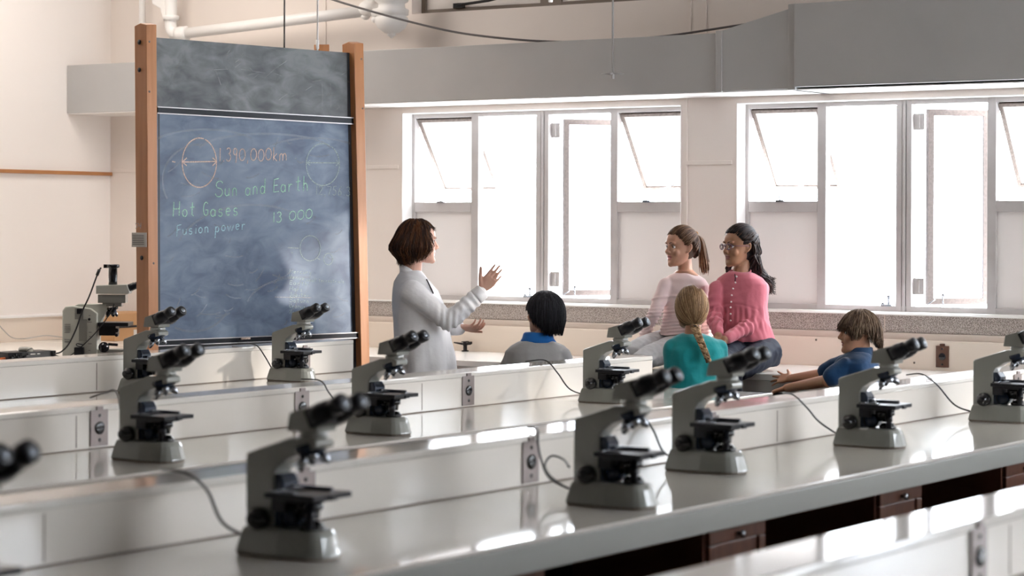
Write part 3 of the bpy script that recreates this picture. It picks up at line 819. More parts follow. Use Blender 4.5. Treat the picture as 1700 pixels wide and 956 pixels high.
# boards between the posts
OFF = -.040
for (lx, ly, lz), sx_, sy_, _p in FILL_LAMPS:
    lf = empty('fill_lamp', (lx, ly, ZC)); tag(lf, 'added fill light in a flat white housing above the picture', 'lamp', 'added fill lights out of frame')
    MB().box((-sx_ / 2 - .04, -sy_ / 2 - .04, -.16), (sx_ / 2 + .04, sy_ / 2 + .04, -.001)).build('housing', M['white'], lf, bevel=.01)
def slate_mat(name, base, dust, amt, seed, low):
    m = bpy.data.materials.new(name); m.use_nodes = True; nt = m.node_tree; b = nt.nodes['Principled BSDF']
    b.inputs['Roughness'].default_value = .42; b.inputs['Specular IOR Level'].default_value = .45
    tc = nt.nodes.new('ShaderNodeTexCoord')
    mp = nt.nodes.new('ShaderNodeMapping'); mp.inputs['Location'].default_value = (seed, seed * 2, seed); nt.links.new(tc.outputs['Object'], mp.inputs[0])
    n1 = nt.nodes.new('ShaderNodeTexNoise'); n1.inputs['Scale'].default_value = 2.2; n1.inputs['Detail'].default_value = 6; n1.inputs['Distortion'].default_value = 1.6
    nt.links.new(mp.outputs[0], n1.inputs['Vector'])
    mp2 = nt.nodes.new('ShaderNodeMapping'); mp2.inputs['Scale'].default_value = (9, 2.2, 5); mp2.inputs['Rotation'].default_value = (.9, 0, .2); nt.links.new(tc.outputs['Object'], mp2.inputs[0])
    n2 = nt.nodes.new('ShaderNodeTexNoise'); n2.inputs['Scale'].default_value = 2.5; n2.inputs['Detail'].default_value = 8; n2.inputs['Distortion'].default_value = .8
    nt.links.new(mp2.outputs[0], n2.inputs['Vector'])
    mul = nt.nodes.new('ShaderNodeMath'); mul.operation = 'MULTIPLY'; nt.links.new(n1.outputs['Fac'], mul.inputs[0]); nt.links.new(n2.outputs['Fac'], mul.inputs[1])
    r = nt.nodes.new('ShaderNodeValToRGB'); r.color_ramp.elements[0].position = low; r.color_ramp.elements[1].position = low + amt
    r.color_ramp.elements[0].color = (*base, 1); r.color_ramp.elements[1].color = (*dust, 1)
    nt.links.new(mul.outputs[0], r.inputs[0]); nt.links.new(r.outputs[0], b.inputs['Base Color'])
    return m
M['slate_hi'] = slate_mat('slate_upper', (0.055, 0.062, 0.070), (0.23, 0.245, 0.255), .28, 3.1, .10)
M['slate_lo'] = slate_mat('slate_lower', (0.060, 0.092, 0.165), (0.20, 0.26, 0.35), .30, 7.7, .12)
M['slate_edge'] = mat('slate_unwiped', (0.015, 0.018, 0.024), .4)
M['rail'] = mat('board_rail', (0.012, 0.014, 0.02), .25, metal=.3)
M['railtrim'] = mat('rail_trim', (0.55, 0.52, 0.52), .3, metal=.8)
OFF = -.042
def uv_on(q, u, v):
    a = np.array(q[0]) * (1 - u) + np.array(q[1]) * u; b = np.array(q[3]) * (1 - u) + np.array(q[2]) * u
    return tuple(a * (1 - v) + b * v)
UQ = [(260, 183), (592, 203.5), (590, 88.5), (257, 62)]
LQ = [(260, 566), (600, 552.5), (592, 205), (260, 188)]
slab('upper_slate', UQ, OFF, .022, 'slate_hi')
lo = slab('lower_slate', LQ, OFF, .022, 'slate_lo')
# unwiped dark margins
slab('slate_margin', [(262.5, 566), (266, 566), (265, 188), (262.5, 188)], OFF + .0008, .0006, 'slate_edge', bevel=0)
slab('slate_margin', [(585, 553), (600, 552.5), (592, 205), (578, 204)], OFF + .0008, .0006, 'slate_edge', bevel=0)
slab('slate_margin', [(577, 202.5), (592, 203.5), (590, 88.5), (576, 87.3)], OFF + .0008, .0006, 'slate_edge', bevel=0)
# rails
def rail(y0, y1, x0, x1, dy, th, up=0):
    q_ = [(x0, y0 + th), (x1, y0 + dy + th), (x1, y0 + dy), (x0, y0)]
    r = slab('slate_rail', q_, OFF + .022, .02, 'rail')
    for k in (0, 1):
        yy = y0 if k == 0 else y0 + th - 1.6
        t_ = slab('rail_trim', [(x0, yy + 1.6), (x1, yy + dy + 1.6), (x1, yy + dy), (x0, yy)], OFF + .0245, .003, 'railtrim', parent=r, bevel=0)
    return r
rail(176.5, 0, 262, 592, 18.5, 12)
rail(564.5, 0, 262, 597, -13.5, 10.5)
# plinth under the boards
slab('lower_panel', [(263, 800), (606, 800), (600, 560), (262, 574)], OFF, .02, 'slate_edge')
MB().box((-.12, -.0, .0), (.06, .14, .03)).build('floor_foot', M['wood'], board)
# notice and holes on the dark side of the left post
def side_pt(x, y, off=.0005):
    c = bp(243, 300); n = -bd
    p0 = (c + OB) + n * off
    return pplane(x, y, p0, n) - OB
def side_quad(name, q_, m, parent=board, off=.0012):
    a = [side_pt(x, y, off) for x, y in q_]; b = [p + bd * .002 for p in a]
    return MB().hexa(a, b).build(name, m, parent)
nt_ = side_quad('paper_notice', [(218.5, 410), (243, 410), (243, 386), (218.5, 386)], M['label'])
ik = MB()
for y in (390, 393, 396, 399, 402, 405):
    a = [side_pt(x, yy, .0025) for x, yy in ((220, y + 1), (239, y + 1), (239, y), (220, y))]; ik.hexa(a, [p + bd * .001 for p in a])
ik.build('printed_text', M['ink'], nt_)
for x, y, r_ in ((231, 70, .013), (231, 116, .012), (235, 428, .012)):
    c = side_pt(x, y, .0); MB().cyl(c + bd * .002, c - bd * .0008, r_, n=16).build('bolt_hole', M['black'], board)
for x, y in ((248, 69), (248, 152), (255, 437), (600, 98), (602, 180)):
    c = bp(x, y, 0); MB().cyl(c - bn * .002, c + bn * .0008, .006, n=12).build('screw_hole', M['seam'], board)

# ---------------------------------------------------------------- chalk writing
def chalk_mat(name, col, a):
    m = bpy.data.materials.new(name); m.use_nodes = True; nt = m.node_tree; b = nt.nodes['Principled BSDF']
    b.inputs['Base Color'].default_value = (*col, 1); b.inputs['Roughness'].default_value = .9
    tc = nt.nodes.new('ShaderNodeTexCoord'); n = nt.nodes.new('ShaderNodeTexNoise'); n.inputs['Scale'].default_value = 140; nt.links.new(tc.outputs['Object'], n.inputs['Vector'])
    r = nt.nodes.new('ShaderNodeMapRange'); r.inputs[1].default_value = .3; r.inputs[2].default_value = .6; r.inputs[3].default_value = a * .5; r.inputs[4].default_value = a
    nt.links.new(n.outputs['Fac'], r.inputs[0]); nt.links.new(r.outputs[0], b.inputs['Alpha'])
    return m
CK = dict(peach=chalk_mat('chalk_peach', (.80, .60, .50), 1.0), green=chalk_mat('chalk_green', (.46, .78, .60), .95), blue=chalk_mat('chalk_blue', (.46, .72, .82), .9),
          faint=chalk_mat('chalk_faint', (.58, .72, .72), .55), white=chalk_mat('chalk_white', (.75, .75, .75), .5), smear=chalk_mat('chalk_smear', (.66, .72, .78), .11))
def chalk(name, strokes, m, w=.0045, parent=lo):
    """strokes: polylines in board pixels -> flat ribbons lying on the slate"""
    mb = MB()
    for st in strokes:
        P = [bp(x, y, OFF + .0016) for x, y in st]
        n = len(P); L_, R_ = [], []
        for i in range(n):
            t = P[min(i + 1, n - 1)] - P[max(i - 1, 0)]; t /= np.linalg.norm(t) + 1e-9; s = np.cross(bn, t) * w / 2
            L_.append(P[i] + s); R_.append(P[i] - s)
        vs = L_ + R_ + [p - bn * .0006 for p in L_] + [p - bn * .0006 for p in R_]
        fs = []
        for i in range(n - 1):
            fs += [(i, i + 1, n + i + 1, n + i), (2 * n + i, 3 * n + i, 3 * n + i + 1, 2 * n + i + 1), (i, 2 * n + i, 2 * n + i + 1, i + 1), (n + i, n + i + 1, 3 * n + i + 1, 3 * n + i)]
        mb.add(vs, fs)
    return mb.build(name, CK[m], parent)
def ell(cx, cy, rx, ry, n=28, a0=0, a1=360):
    return [(cx + rx * math.cos(math.radians(a0 + (a1 - a0) * i / n)), cy + ry * math.sin(math.radians(a0 + (a1 - a0) * i / n))) for i in range(n + 1)]
# letters in a unit cell (x 0..1, y 0 = baseline, 1 = cap height, negative = descender)
def _a(cx, cy, rx, ry, a0, a1, n=12): return [(cx + rx * math.cos(math.radians(a0 + (a1 - a0) * i / n)), cy + ry * math.sin(math.radians(a0 + (a1 - a0) * i / n))) for i in range(n + 1)]
G = {
 '0': [_a(.5, .45, .48, .45, 80, 440)], '1': [[(.5, 1), (.45, 0)]], '2': [_a(.45, .75, .35, .25, 160, -40) + [(.1, 0), (.9, .02)]],
 '3': [_a(.4, .78, .35, .22, 150, -80) + _a(.4, .28, .42, .28, 80, -150)], '5': [[(.85, 1), (.25, .97), (.2, .6)] + _a(.4, .32, .4, .3, 100, -140)],
 '6': [[(.75, 1), (.3, .6)] + _a(.45, .25, .33, .25, 150, 500)], '7': [[(.05, .95), (.9, 1), (.35, 0)]], '9': [_a(.45, .72, .33, .25, 20, 380) + [(.7, .1), (.6, -.12)]],
 '8': [_a(.5, .75, .3, .24, -80, 270) + _a(.5, .25, .36, .26, 90, -270)],
 ',': [[(.4, .08), (.3, -.18)]], '.': [[(.4, .05), (.45, .0)]], '-': [[(.1, .45), (.9, .47)]],
 'k': [[(.15, 1), (.12, 0)], [(.75, .55), (.18, .28), (.8, 0)]], 'm': [[(.05, .5), (.05, 0)], [(.05, .35)] + _a(.27, .3, .2, .22, 150, 0) + [(.47, 0)], _a(.7, .3, .2, .22, 170, 0) + [(.92, 0)]],
 'S': [_a(.55, .78, .42, .24, 20, 230) + _a(.5, .26, .46, .28, 60, -170)], 'u': [[(.1, .5)] + _a(.42, .2, .32, .2, 180, 360) + [(.75, .5), (.78, 0)]],
 'n': [[(.12, .5), (.12, 0)], [(.12, .3)] + _a(.42, .28, .3, .24, 160, 0) + [(.74, 0)]], 'a': [_a(.42, .24, .36, .25, 30, 380) + [(.78, .45), (.8, 0)]],
 'd': [_a(.42, .24, .34, .25, 30, 380) + [(.8, 1), (.8, 0)]], 'E': [[(.9, .95), (.15, .9), (.12, .5), (.75, .52)], [(.12, .5), (.1, .02), (.95, .05)]],
 'r': [[(.15, .5), (.15, 0)], [(.15, .28), (.4, .48), (.7, .45)]], 't': [[(.45, .95), (.4, .1), (.7, .0)], [(.1, .6), (.8, .65)]], 'h': [[(.15, 1), (.12, 0)], [(.12, .3)] + _a(.42, .26, .3, .24, 150, 0) + [(.74, 0)]],
 'H': [[(.1, 1), (.05, 0)], [(.85, 1), (.85, 0)], [(.08, .5), (.85, .52)]], 'o': [_a(.45, .25, .36, .25, 70, 430)], 'G': [_a(.5, .5, .42, .46, 50, 310) + [(.85, .42), (.45, .42)]],
 's': [_a(.45, .38, .28, .13, 30, 240) + _a(.42, .14, .3, .14, 70, -160)], 'e': [[(.15, .25), (.75, .3)] + _a(.45, .25, .34, .25, 10, 310)],
 'F': [[(.15, .95), (.1, -.1)], [(.15, .93), (.95, 1)], [(.12, .5), (.8, .55)]], 'i': [[(.5, .5), (.45, 0)], [(.5, .75), (.52, .8)]], 'p': [[(.12, .5), (.05, -.55)], [(.12, .3)] + _a(.42, .26, .32, .24, 160, -170)],
 'w': [[(.02, .5), (.25, 0), (.48, .45), (.7, 0), (.95, .5)]], 'l': [[(.5, 1), (.45, 0)]], 'M': [[(.02, 0), (.15, 1), (.5, .3), (.85, 1), (1, 0)]], 'c': [_a(.45, .25, .34, .25, 50, 310)],
 'y': [[(.1, .5), (.42, .05)], [(.8, .5), (.3, -.5)]], 'V': [[(.02, 1), (.45, 0), (.9, 1)]], 'J': [[(.7, 1), (.7, .2)] + _a(.42, .18, .28, .2, 0, -170)], 'U': [[(.1, 1)] + _a(.45, .3, .36, .3, 180, 360) + [(.82, 1)]], 'N': [[(.05, 0), (.1, 1), (.8, 0), (.85, 1)]],
}
def write(txt, x0, y0, x1, y1, h, m, name='chalk_writing', w=.0045, wid=None):
    """txt along the baseline (x0,y0)-(x1,y1), cap height h pixels"""
    wd = {c: .55 for c in "1,.il"}; wd.update({'m': 1.3, 'w': 1.2, 'M': 1.3, ' ': .7, '0': 1.05, 'H': 1.1, 'S': 1.15})
    tot = sum(wd.get(c, .9) for c in txt); x = 0; st = []; r_ = random.Random(len(txt))
    for c in txt:
        cw = wd.get(c, .9)
        for s_ in G.get(c, []):
            jx, jy = r_.uniform(-.03, .03), r_.uniform(-.04, .04)
            o = []
            for a, b in s_:
                t = (x + .06 + (a + .1 * b * .6) * cw * .82) / tot
                o.append((x0 + (x1 - x0) * t, y0 + (y1 - y0) * t - (b + jy) * h))
            st.append(o)
        x += cw
    return chalk(name, st, m, w)
ep = ell(331, 270, 28.5, 41, 36, -70, 285)
chalk('chalk_drawing', [ep, [(303, 269), (330, 268.5), (359, 268)], [(310, 262), (303, 269), (310, 275)], [(353, 262), (360, 268), (353, 275)], [(286, 268), (291, 269)]], 'peach', .006)
write('1.390,000km', 362, 268, 478, 266, 22, 'peach', w=.0048)
chalk('chalk_drawing', [ell(536, 273, 27.5, 35, 32, -60, 295), [(510, 270), (563, 270.5)], [(515, 266), (510, 270), (515, 275)], [(558, 266), (563, 270.5), (558, 275)], [(490, 263), (492, 263)]], 'faint', .0055)
write('Sun and Earth', 356, 327, 514, 316, 25, 'green', w=.005)
write('12,756.3', 523, 323, 583, 325, 15, 'faint', w=.004)
write('Hot Gases', 286, 359, 398, 358, 24, 'green', w=.0052)
write('Fusion power', 292, 391, 410, 380, 18, 'blue', w=.0052)
write('13 000', 451, 370, 520, 362, 17, 'green', w=.0046)
chalk('chalk_drawing', [ell(515, 412, 17, 21, 24), ell(545, 430, 7.5, 9.5, 18), [(478, 411), (496, 412)], [(484, 419), (486, 420)], [(525, 428), (532, 431)]], 'faint', .0045)
for k, (t_, x1) in enumerate((('Mercury', 518), ('Venus', 506), ('Earth', 512), ('Mars', 503), ('Jupiter', 514), ('Saturn', 514), ('Uranus', 508), ('Neptune', 514))):
    write(t_.replace('V', 'V'), 480, 453 + 9.6 * k, x1, 455 + 9.6 * k, 7, 'faint', w=.003)
write('small terrestrials', 508, 467, 572, 470, 6, 'faint', w=.0026)
chalk('chalk_line', [[(456, 493), (517, 494)]], 'white', .003)
# wiped arcs and scratches of chalk dust
rr = random.Random(5); st = []
for a in ((340, 245, 90, 30, 200, 330), (440, 250, 110, 28, 190, 350), (520, 255, 80, 26, 200, 320), (330, 300, 60, 60, 150, 280), (420, 430, 130, 90, 200, 300), (500, 510, 90, 50, 190, 280), (320, 500, 60, 50, 20, 120)):
    st.append(ell(a[0], a[1], a[2], a[3], 24, a[4], a[5]))
chalk('chalk_smear', st, 'smear', .012)
st = []
for _ in range(46):
    x, y = rr.uniform(275, 560), rr.uniform(215, 540); a = rr.uniform(-1.2, .4); L_ = rr.uniform(8, 34)
    st.append([(x + L_ * t * math.cos(a), y + L_ * t * math.sin(a) + 3 * math.sin(t * 3)) for t in (0, .25, .5, .75, 1)])
chalk('chalk_smear', st, 'smear', .008)
OFF_ = OFF
st = []
for _ in range(26):
    x, y = rr.uniform(285, 570), rr.uniform(100, 185); a = rr.uniform(-2.2, .3); L_ = rr.uniform(5, 22)
    st.append([(x + L_ * t * math.cos(a), y + L_ * t * math.sin(a)) for t in (0, .5, 1)])
st += [ell(385, 93, 8, 10, 10, 120, 250), [(403, 88), (402, 95)], [(342, 116), (380, 115)], [(400, 115), (440, 121)], [(535, 140), (535, 182)], [(549, 138), (549, 178)], [(528, 158), (556, 158)]]
chalk('chalk_smear', st, 'smear', .005)
# chalk on the ledge and post mark
ck = MB(); c = bp(408, 562, OFF + .03); ck.cyl(c - bd * .03, c + bd * .03, .005, n=8)
tag(ck.build('chalk_stick', CK['peach']), 'short stick of chalk lying on the chalkboard bottom rail', 'chalk').location = tuple(OB)
a = [[(225, 371), (228, 377), (225, 379)], [(225, 371), (229, 371)], [(230, 371), (230, 375), (234, 375)], [(234, 370), (233, 379)]]
mb = MB()
for s_ in a: mb.tube([side_pt(x, y, .002) for x, y in s_], .0018, 6)
mb.build('chalk_mark', CK['white'], board)

# hanging cords above the board, rod with cross on the duct
def hang(x, y0_, X, ztop, r, m, label, name='hanging_cord', cat='cord'):
    p = px(x, y0_, X); mb = MB(); mb.cyl(p, (p[0], p[1], ztop), r, n=10)
    return p, mb
for x, y, m, lab in ((472, 79, 'cablegrey', 'dark rope holding the chalkboard, left of the pale one'), (527, 81, 'white', 'pale sash rope above the chalkboard, right of the dark one')):
    c = bp(x, y, OFF - .01) + OB; mb = MB()
    mb.cyl(c - V(0, 0, .01), (c[0], c[1], ZC - .001), .005 if m == 'white' else .0045, n=10)
    if m == 'white': mb.cyl(c, c + V(0, 0, .05), .009, n=10)
    tag(mb.build('rope', M[m]), lab, 'rope')
p = py(1017, 122, DY - .085)
mb = MB(); mb.cyl(p, (p[0], p[1], ZC - .001), .006, n=10)
for a in range(4):
    d = V(math.cos(a * math.pi / 2 + .3), math.sin(a * math.pi / 2 + .3), -.02); mb.cyl(p + d * .01, p + d * .065, .008, .003, 8)
mb.cyl(p - V(0, 0, .03), p + V(0, 0, .03), .010, .007, 10)
tag(mb.build('hanging_rod', M['duct']), 'thin grey rod with a cross foot hanging in front of the duct', 'rod')

# ---------------------------------------------------------------- pipes in the corner
pipe = empty('wall_pipe', py(310, 56, 11.36)); tag(pipe, 'white painted pipe climbing the wall behind the chalkboard', 'pipe')
PO = np.array(pipe.location)
YP = 11.36
def wp(x, y, Y=YP): return py(x, y, Y) - PO
MB().tube([wp(286, 58), wp(460, 36.5), wp(640, 14)], .036, 20).build('pipe_run', M['white'], pipe)
el = MB(); el.tube(spline([wp(284, -30), wp(284, 20), wp(284, 44), wp(290, 55), wp(310, 55)]), .040, 18)
el.lathe(wp(284, 34), (0, 0, 1), [(0, .052), (.02, .055), (.03, .055), (.032, .045)], 20)
el.lathe(wp(300, 56.5), wp(330, 53) - wp(300, 56.5), [(-.03, .046), (0, .052), (.03, .048), (.05, .05), (.06, .04)], 20)
el.build('pipe_elbow', M['white'], pipe)
MB().prism([(0, 0), (-.13, .0), (-.12, -.035), (-.05, -.07), (-.03, -.13), (0, -.17)], lambda a, b, k: wp(278, 2) + V(a, -.02 if k == 0 else .03, b + .02)).build('pipe_bracket', M['white'], pipe, bevel=.008)
fit = MB()
for x, y, r in ((612, 14, .10), (600, 20, .06), (628, 20, .075), (607, 27, .045), (624, 32, .045), (615, 6, .06)):
    fit.ball(wp(x, y), r * .72, 14, sc=(1, .8, .75))
fit.build('pipe_flange', M['white'], pipe)
urn = empty('wall_pendant', py(650, 40, 11.30)); tag(urn, 'white moulded pendant fitting at the pipe end beside the high window', 'fitting')
MB().lathe((0, 0, -.075), (0, 0, 1), [(-.012, .004), (0, .018), (.008, .03), (.016, .022), (.02, .045), (.05, .085), (.085, .105), (.115, .102), (.125, .088), (.13, .105), (.165, .108), (.175, .085), (.20, .082), (.215, .105), (.245, .108), (.255, .07), (.42, .068)], 8).build('pendant_body', M['white'], urn)
pv = MB(); p = py(236, 60, 11.40); pv.cyl((p[0], p[1], 2.4), (p[0], p[1], ZC), .022, n=14)
tag(pv.build('wall_pipe', M['white']), 'thin vertical pipe in the room corner above the left chalkboard post', 'pipe')
cb = MB()
cb.tube(spline([py(535, -6, 11.0), py(600, 14, 11.02), py(680, 36, 11.05), py(760, 54, 11.08), py(850, 65, 11.10), py(930, 69.5, 11.2), py(1000, 68, 11.35), py(1060, 64, 11.4), py(1120, 58, 11.4), py(1200, 46, 11.42), py(1310, 29, 11.42)]), .0065, 8)
tag(cb.build('loose_cable', M['cablegrey']), 'thin brown cable swagging from the ceiling down behind the duct', 'cable')
# ------------------------------------------------------------------ people
def skin(name, col, rough=.45):
    return mat(name, col, rough, spec=.35, sss=.12, bump=(60, .03))
SK = dict(fair=skin('skin_fair', (.62, .36, .27)), rosy=skin('skin_rosy', (.50, .265, .175)), tan_=skin('skin_tan', (.36, .18, .105)), warm=skin('skin_warm', (.46, .24, .15)))
LIP = dict(fair=mat('lips_fair', (.45, .16, .15), .35), rosy=mat('lips_rosy', (.45, .15, .14), .35), tan_=mat('lips_brown', (.24, .08, .07), .35), warm=mat('lips_warm', (.34, .12, .10), .35))
def cloth(name, col, col2=None, fold=(14, .5), rough=.8):
    return mat(name, col, rough, spec=.15, sheen=.25, vary=(5, col2 or tuple(c * .88 for c in col), .6), bump=(fold[0], fold[1], 3))
def hair_mat(name, c1, c2, rough=.32):
    return mat(name, c1, rough + .2, spec=.22, vary=(16, c2, .5, (1, 1, .25)))
M['specs_dk'] = mat('shadow_cloth', (.05, .01, .02), .8); M['eye'] = mat('eye_white', (.75, .72, .70), .15); M['iris'] = mat('iris_brown', (.05, .025, .015), .1); M['button'] = mat('button_pearl', (.8, .76, .74), .3)


def sphere_chain(mb, pts, radii, n=14, k=4):
    """tapered limb with rounded ends, dense closed shell"""
    pts = [np.array(p, float) for p in pts]
    d0 = pts[0] - pts[1]; d0 /= np.linalg.norm(d0); d1 = pts[-1] - pts[-2]; d1 /= np.linalg.norm(d1)
    P, R = [], []
    for i in range(4, 0, -1):
        a = math.radians(90 * i / 4.3); P.append(pts[0] + d0 * radii[0] * math.sin(a)); R.append(radii[0] * math.cos(a))
    for i in range(len(pts) - 1):
        for j in range(k):
            t = j / k; P.append(pts[i] * (1 - t) + pts[i + 1] * t); R.append(radii[i] * (1 - t) + radii[i + 1] * t)
    P.append(pts[-1]); R.append(radii[-1])
    for i in range(1, 5):
        a = math.radians(90 * i / 4.3); P.append(pts[-1] + d1 * radii[-1] * math.sin(a)); R.append(radii[-1] * math.cos(a))
    mb.tube(P, R, n)


def shell(mb, rings_, n=28, p=2.3):
    """rings_: (centre, half vector a, half vector b) superelliptic loft, closed"""
    R = []
    for c, a, b in rings_:
        c, a, b = (np.array(q, float) for q in (c, a, b)); r = []
        for i in range(n):
            t = 2 * math.pi * i / n; ct, st = math.cos(t), math.sin(t)
            r.append(c + a * math.copysign(abs(ct) ** (2 / p), ct) + b * math.copysign(abs(st) ** (2 / p), st))
        R.append(r)
    mb.loft(R)


def fused(mb, voxel, smooth=2, fac=.5):
    """closed overlapping shells -> one continuous skin (vertices, faces)"""
    o = mb.build('tmp', [], None)
    md = o.modifiers.new('r', 'REMESH'); md.mode = 'VOXEL'; md.voxel_size = voxel; md.adaptivity = 0
    if smooth:
        ms = o.modifiers.new('s', 'SMOOTH'); ms.factor = fac; ms.iterations = smooth
    dg = bpy.context.evaluated_depsgraph_get(); dg.update()
    me = bpy.data.meshes.new_from_object(o.evaluated_get(dg), depsgraph=dg)
    n = len(me.vertices); v = np.empty(n * 3); me.vertices.foreach_get('co', v); v = v.reshape(-1, 3)
    me.calc_loop_triangles if False else None
    nr = np.empty(n * 3); me.vertices.foreach_get('normal', nr); nr = nr.reshape(-1, 3)
    bpy.data.objects.remove(o)
    return me, v, nr


def finish(me, v, name, mats, parent, pick=None):
    me.vertices.foreach_set('co', (v).ravel()); me.name = name
    me.materials.clear()
    for m in (mats if isinstance(mats, (list, tuple)) else [mats]): me.materials.append(m)
    me.polygons.foreach_set('use_smooth', [True] * len(me.polygons))
    if pick is not None:
        c = np.empty(len(me.polygons) * 3); me.polygons.foreach_get('center', c); c = c.reshape(-1, 3)
        me.update(); me.polygons.foreach_get('center', c.ravel()); 
        cc = np.array([p.center for p in me.polygons])
        me.polygons.foreach_set('material_index', pick(cc).astype(int))
    me.update()
    o = bpy.data.objects.new(name, me); C.objects.link(o); o.parent = parent
    return o


def nfield(v, sc, seed=0.0, stretch=(1, 1, 1)):
    return np.array([noise.noise(Vector((p[0] * sc * stretch[0] + seed, p[1] * sc * stretch[1], p[2] * sc * stretch[2]))) for p in v])


def snap(o, x, y, out=.001):
    """point of a garment seen at a survey pixel, in the garment's own coordinates, with its normal"""
    w_ = np.array(o.parent.location); d = ray(x, y); d = d / np.linalg.norm(d); n = len(o.data.vertices); v = np.empty(n * 3); o.data.vertices.foreach_get('co', v); v = v.reshape(-1, 3) + w_ - O
    nr = np.empty(n * 3); o.data.vertices.foreach_get('normal', nr); nr = nr.reshape(-1, 3); t = v @ d; e = np.linalg.norm(v - t[:, None] * d, axis=1)
    ok = np.where(e < .007)[0]; k = ok[np.argmin(t[ok])] if len(ok) else int(np.argmin(e)); nn = nr[k] / (np.linalg.norm(nr[k]) + 1e-9)
    return d * t[k] + O - w_ + nn * out, nn


class Head:
    def __init__(s, c, F, U=(0, 0, 1), k=1.0):
        s.c = np.array(c, float); s.F = np.array(F, float); s.F /= np.linalg.norm(s.F)
        U = np.array(U, float); s.U = U - s.F * np.dot(U, s.F); s.U /= np.linalg.norm(s.U)
        s.R = np.cross(s.F, s.U); s.k = k
    def P(s, r, f, u): return s.c + (s.R * r + s.F * f + s.U * u) * s.k
    def L(s, v): d = (v - s.c) / s.k; return np.stack([d @ s.R, d @ s.F, d @ s.U], -1)
    def prims(s, mb, neck_to, rn=.052, female=False):
        k = s.k
        lv = [(-.113, .016, .070, .046), (-.108, .028, .082, .020), (-.098, .039, .089, -.005), (-.082, .049, .088, -.028), (-.066, .056, .087, -.045), (-.05, .062, .088, -.060),
              (-.03, .067, .088, -.076), (-.01, .071, .086, -.088), (.01, .0735, .086, -.095), (.03, .0755, .091, -.099), (.05, .0755, .090, -.099), (.07, .072, .083, -.094), (.09, .061, .066, -.079), (.103, .045, .046, -.058), (.111, .026, .022, -.034), (.1145, .009, .004, -.014)]
        shell(mb, [(s.P(0, (f + b) / 2, u), s.R * w_ * k, s.F * (f - b) / 2 * k) for u, w_, f, b in lv], 32, 2.15)
        B = lambda r, f, u, rad, sc=(1, 1, 1): shell(mb, [(s.P(r, f, u + rad * sc[2] * math.sin(t)), s.R * rad * sc[0] * math.cos(t) * k, s.F * rad * sc[1] * math.cos(t) * k) for t in np.linspace(-1.5, 1.5, 9)], 16, 2)
        sphere_chain(mb, [s.P(0, .083, .012), s.P(0, .094, -.008), s.P(0, .103, -.028)], [.007 * k, .0075 * k, .0105 * k], 12)
        for q in (-1, 1):
            B(q * .011, .094, -.034, .0085)
            B(q * .029, .080, .024, .017, (1.2, .75, .5))
            B(q * .036, .059, -.032, .025, (1, .95, 1))
            # ear: a bent rim over a thin plate
            sphere_chain(mb, [s.P(q * .070, .006, -.030), s.P(q * .077, -.002, -.026), s.P(q * .083, -.016, -.006), s.P(q * .084, -.016, .012), s.P(q * .079, -.004, .020), s.P(q * .073, .004, .012)], [.006 * k, .006 * k, .0055 * k, .0055 * k, .005 * k, .005 * k], 8)
            B(q * .074, -.006, -.006, .018, (.30, .75, 1.15))
        B(0, .086, -.0555, .016, (1.25, .55, .42)); B(0, .0835, -.0675, .014, (1.25, .6, .5)); B(0, .074, -.098, .019)
        sphere_chain(mb, [s.P(0, -.022, -.03), s.P(0, -.026, -.085), neck_to], [rn * k * 1.0, rn * k * .98, rn * k * 1.12], 20)
    def sculpt(s, v, mouth=.0):
        l = s.L(v); out = v.copy()
        def push(c, sg, amt, dr):
            nonlocal out
            w = np.exp(-(((l[:, 0] - c[0]) / sg[0]) ** 2 + ((l[:, 1] - c[1]) / sg[1]) ** 2 + ((l[:, 2] - c[2]) / sg[2]) ** 2))
            out = out + (w * amt * s.k)[:, None] * dr[None]
        for q in (-1, 1):
            push((q * .031, .086, .002), (.016, .02, .010), -.008, s.F)
        push((0, .092, -.0615), (.020, .02, .0028 + mouth * .5), -.006 - mouth, s.F)
        push((0, .088, -.078), (.018, .02, .007), -.004, s.F)
        return out
    def lips(s, cc):
        l = s.L(cc)
        return ((np.abs(l[:, 0]) < .022 - .35 * np.abs(l[:, 2] + .0615)) & (np.abs(l[:, 2] + .0615) < .0125) & (l[:, 1] > .082)).astype(int)
    def extras(s, parent, brow, O_, skin_m, brow_w=.0026):
        for q in (-1, 1):
            c = s.P(q * .031, .0705, .001) - O_
            e = MB().ball(c, .0105 * s.k, 16); eo = e.build('eye', M['eye'], parent)
            d = s.F; MB().lathe(c + d * .0088 * s.k, d, [(0, .0062 * s.k), (.0014, .0054 * s.k), (.0018, .002 * s.k), (.0019, .0002)], 14).build('iris', M['iris'], eo)
            lid = MB(); lid.tube([s.P(q * (.031 + .0145 * math.cos(a)), .0835 - .004 * abs(math.cos(a)) - (.004 if math.cos(a) * q * q > .5 else 0), .0035 + .0065 * math.sin(a)) - O_ for a in np.linspace(.1, 3.04, 9)], .0016 * s.k, 6)
            lid.build('eyelashes', brow, parent)
            bw = MB(); pts = [s.P(q * (.014 + .032 * t), .0935 - .013 * t * t, .021 + .007 * math.sin(t * 2.2)) - O_ for t in np.linspace(0, 1, 8)]
            bw.tube(pts, [brow_w * s.k * (1.1 - .6 * t) for t in np.linspace(0, 1, 8)], 6); bw.build('eyebrow', brow, parent)


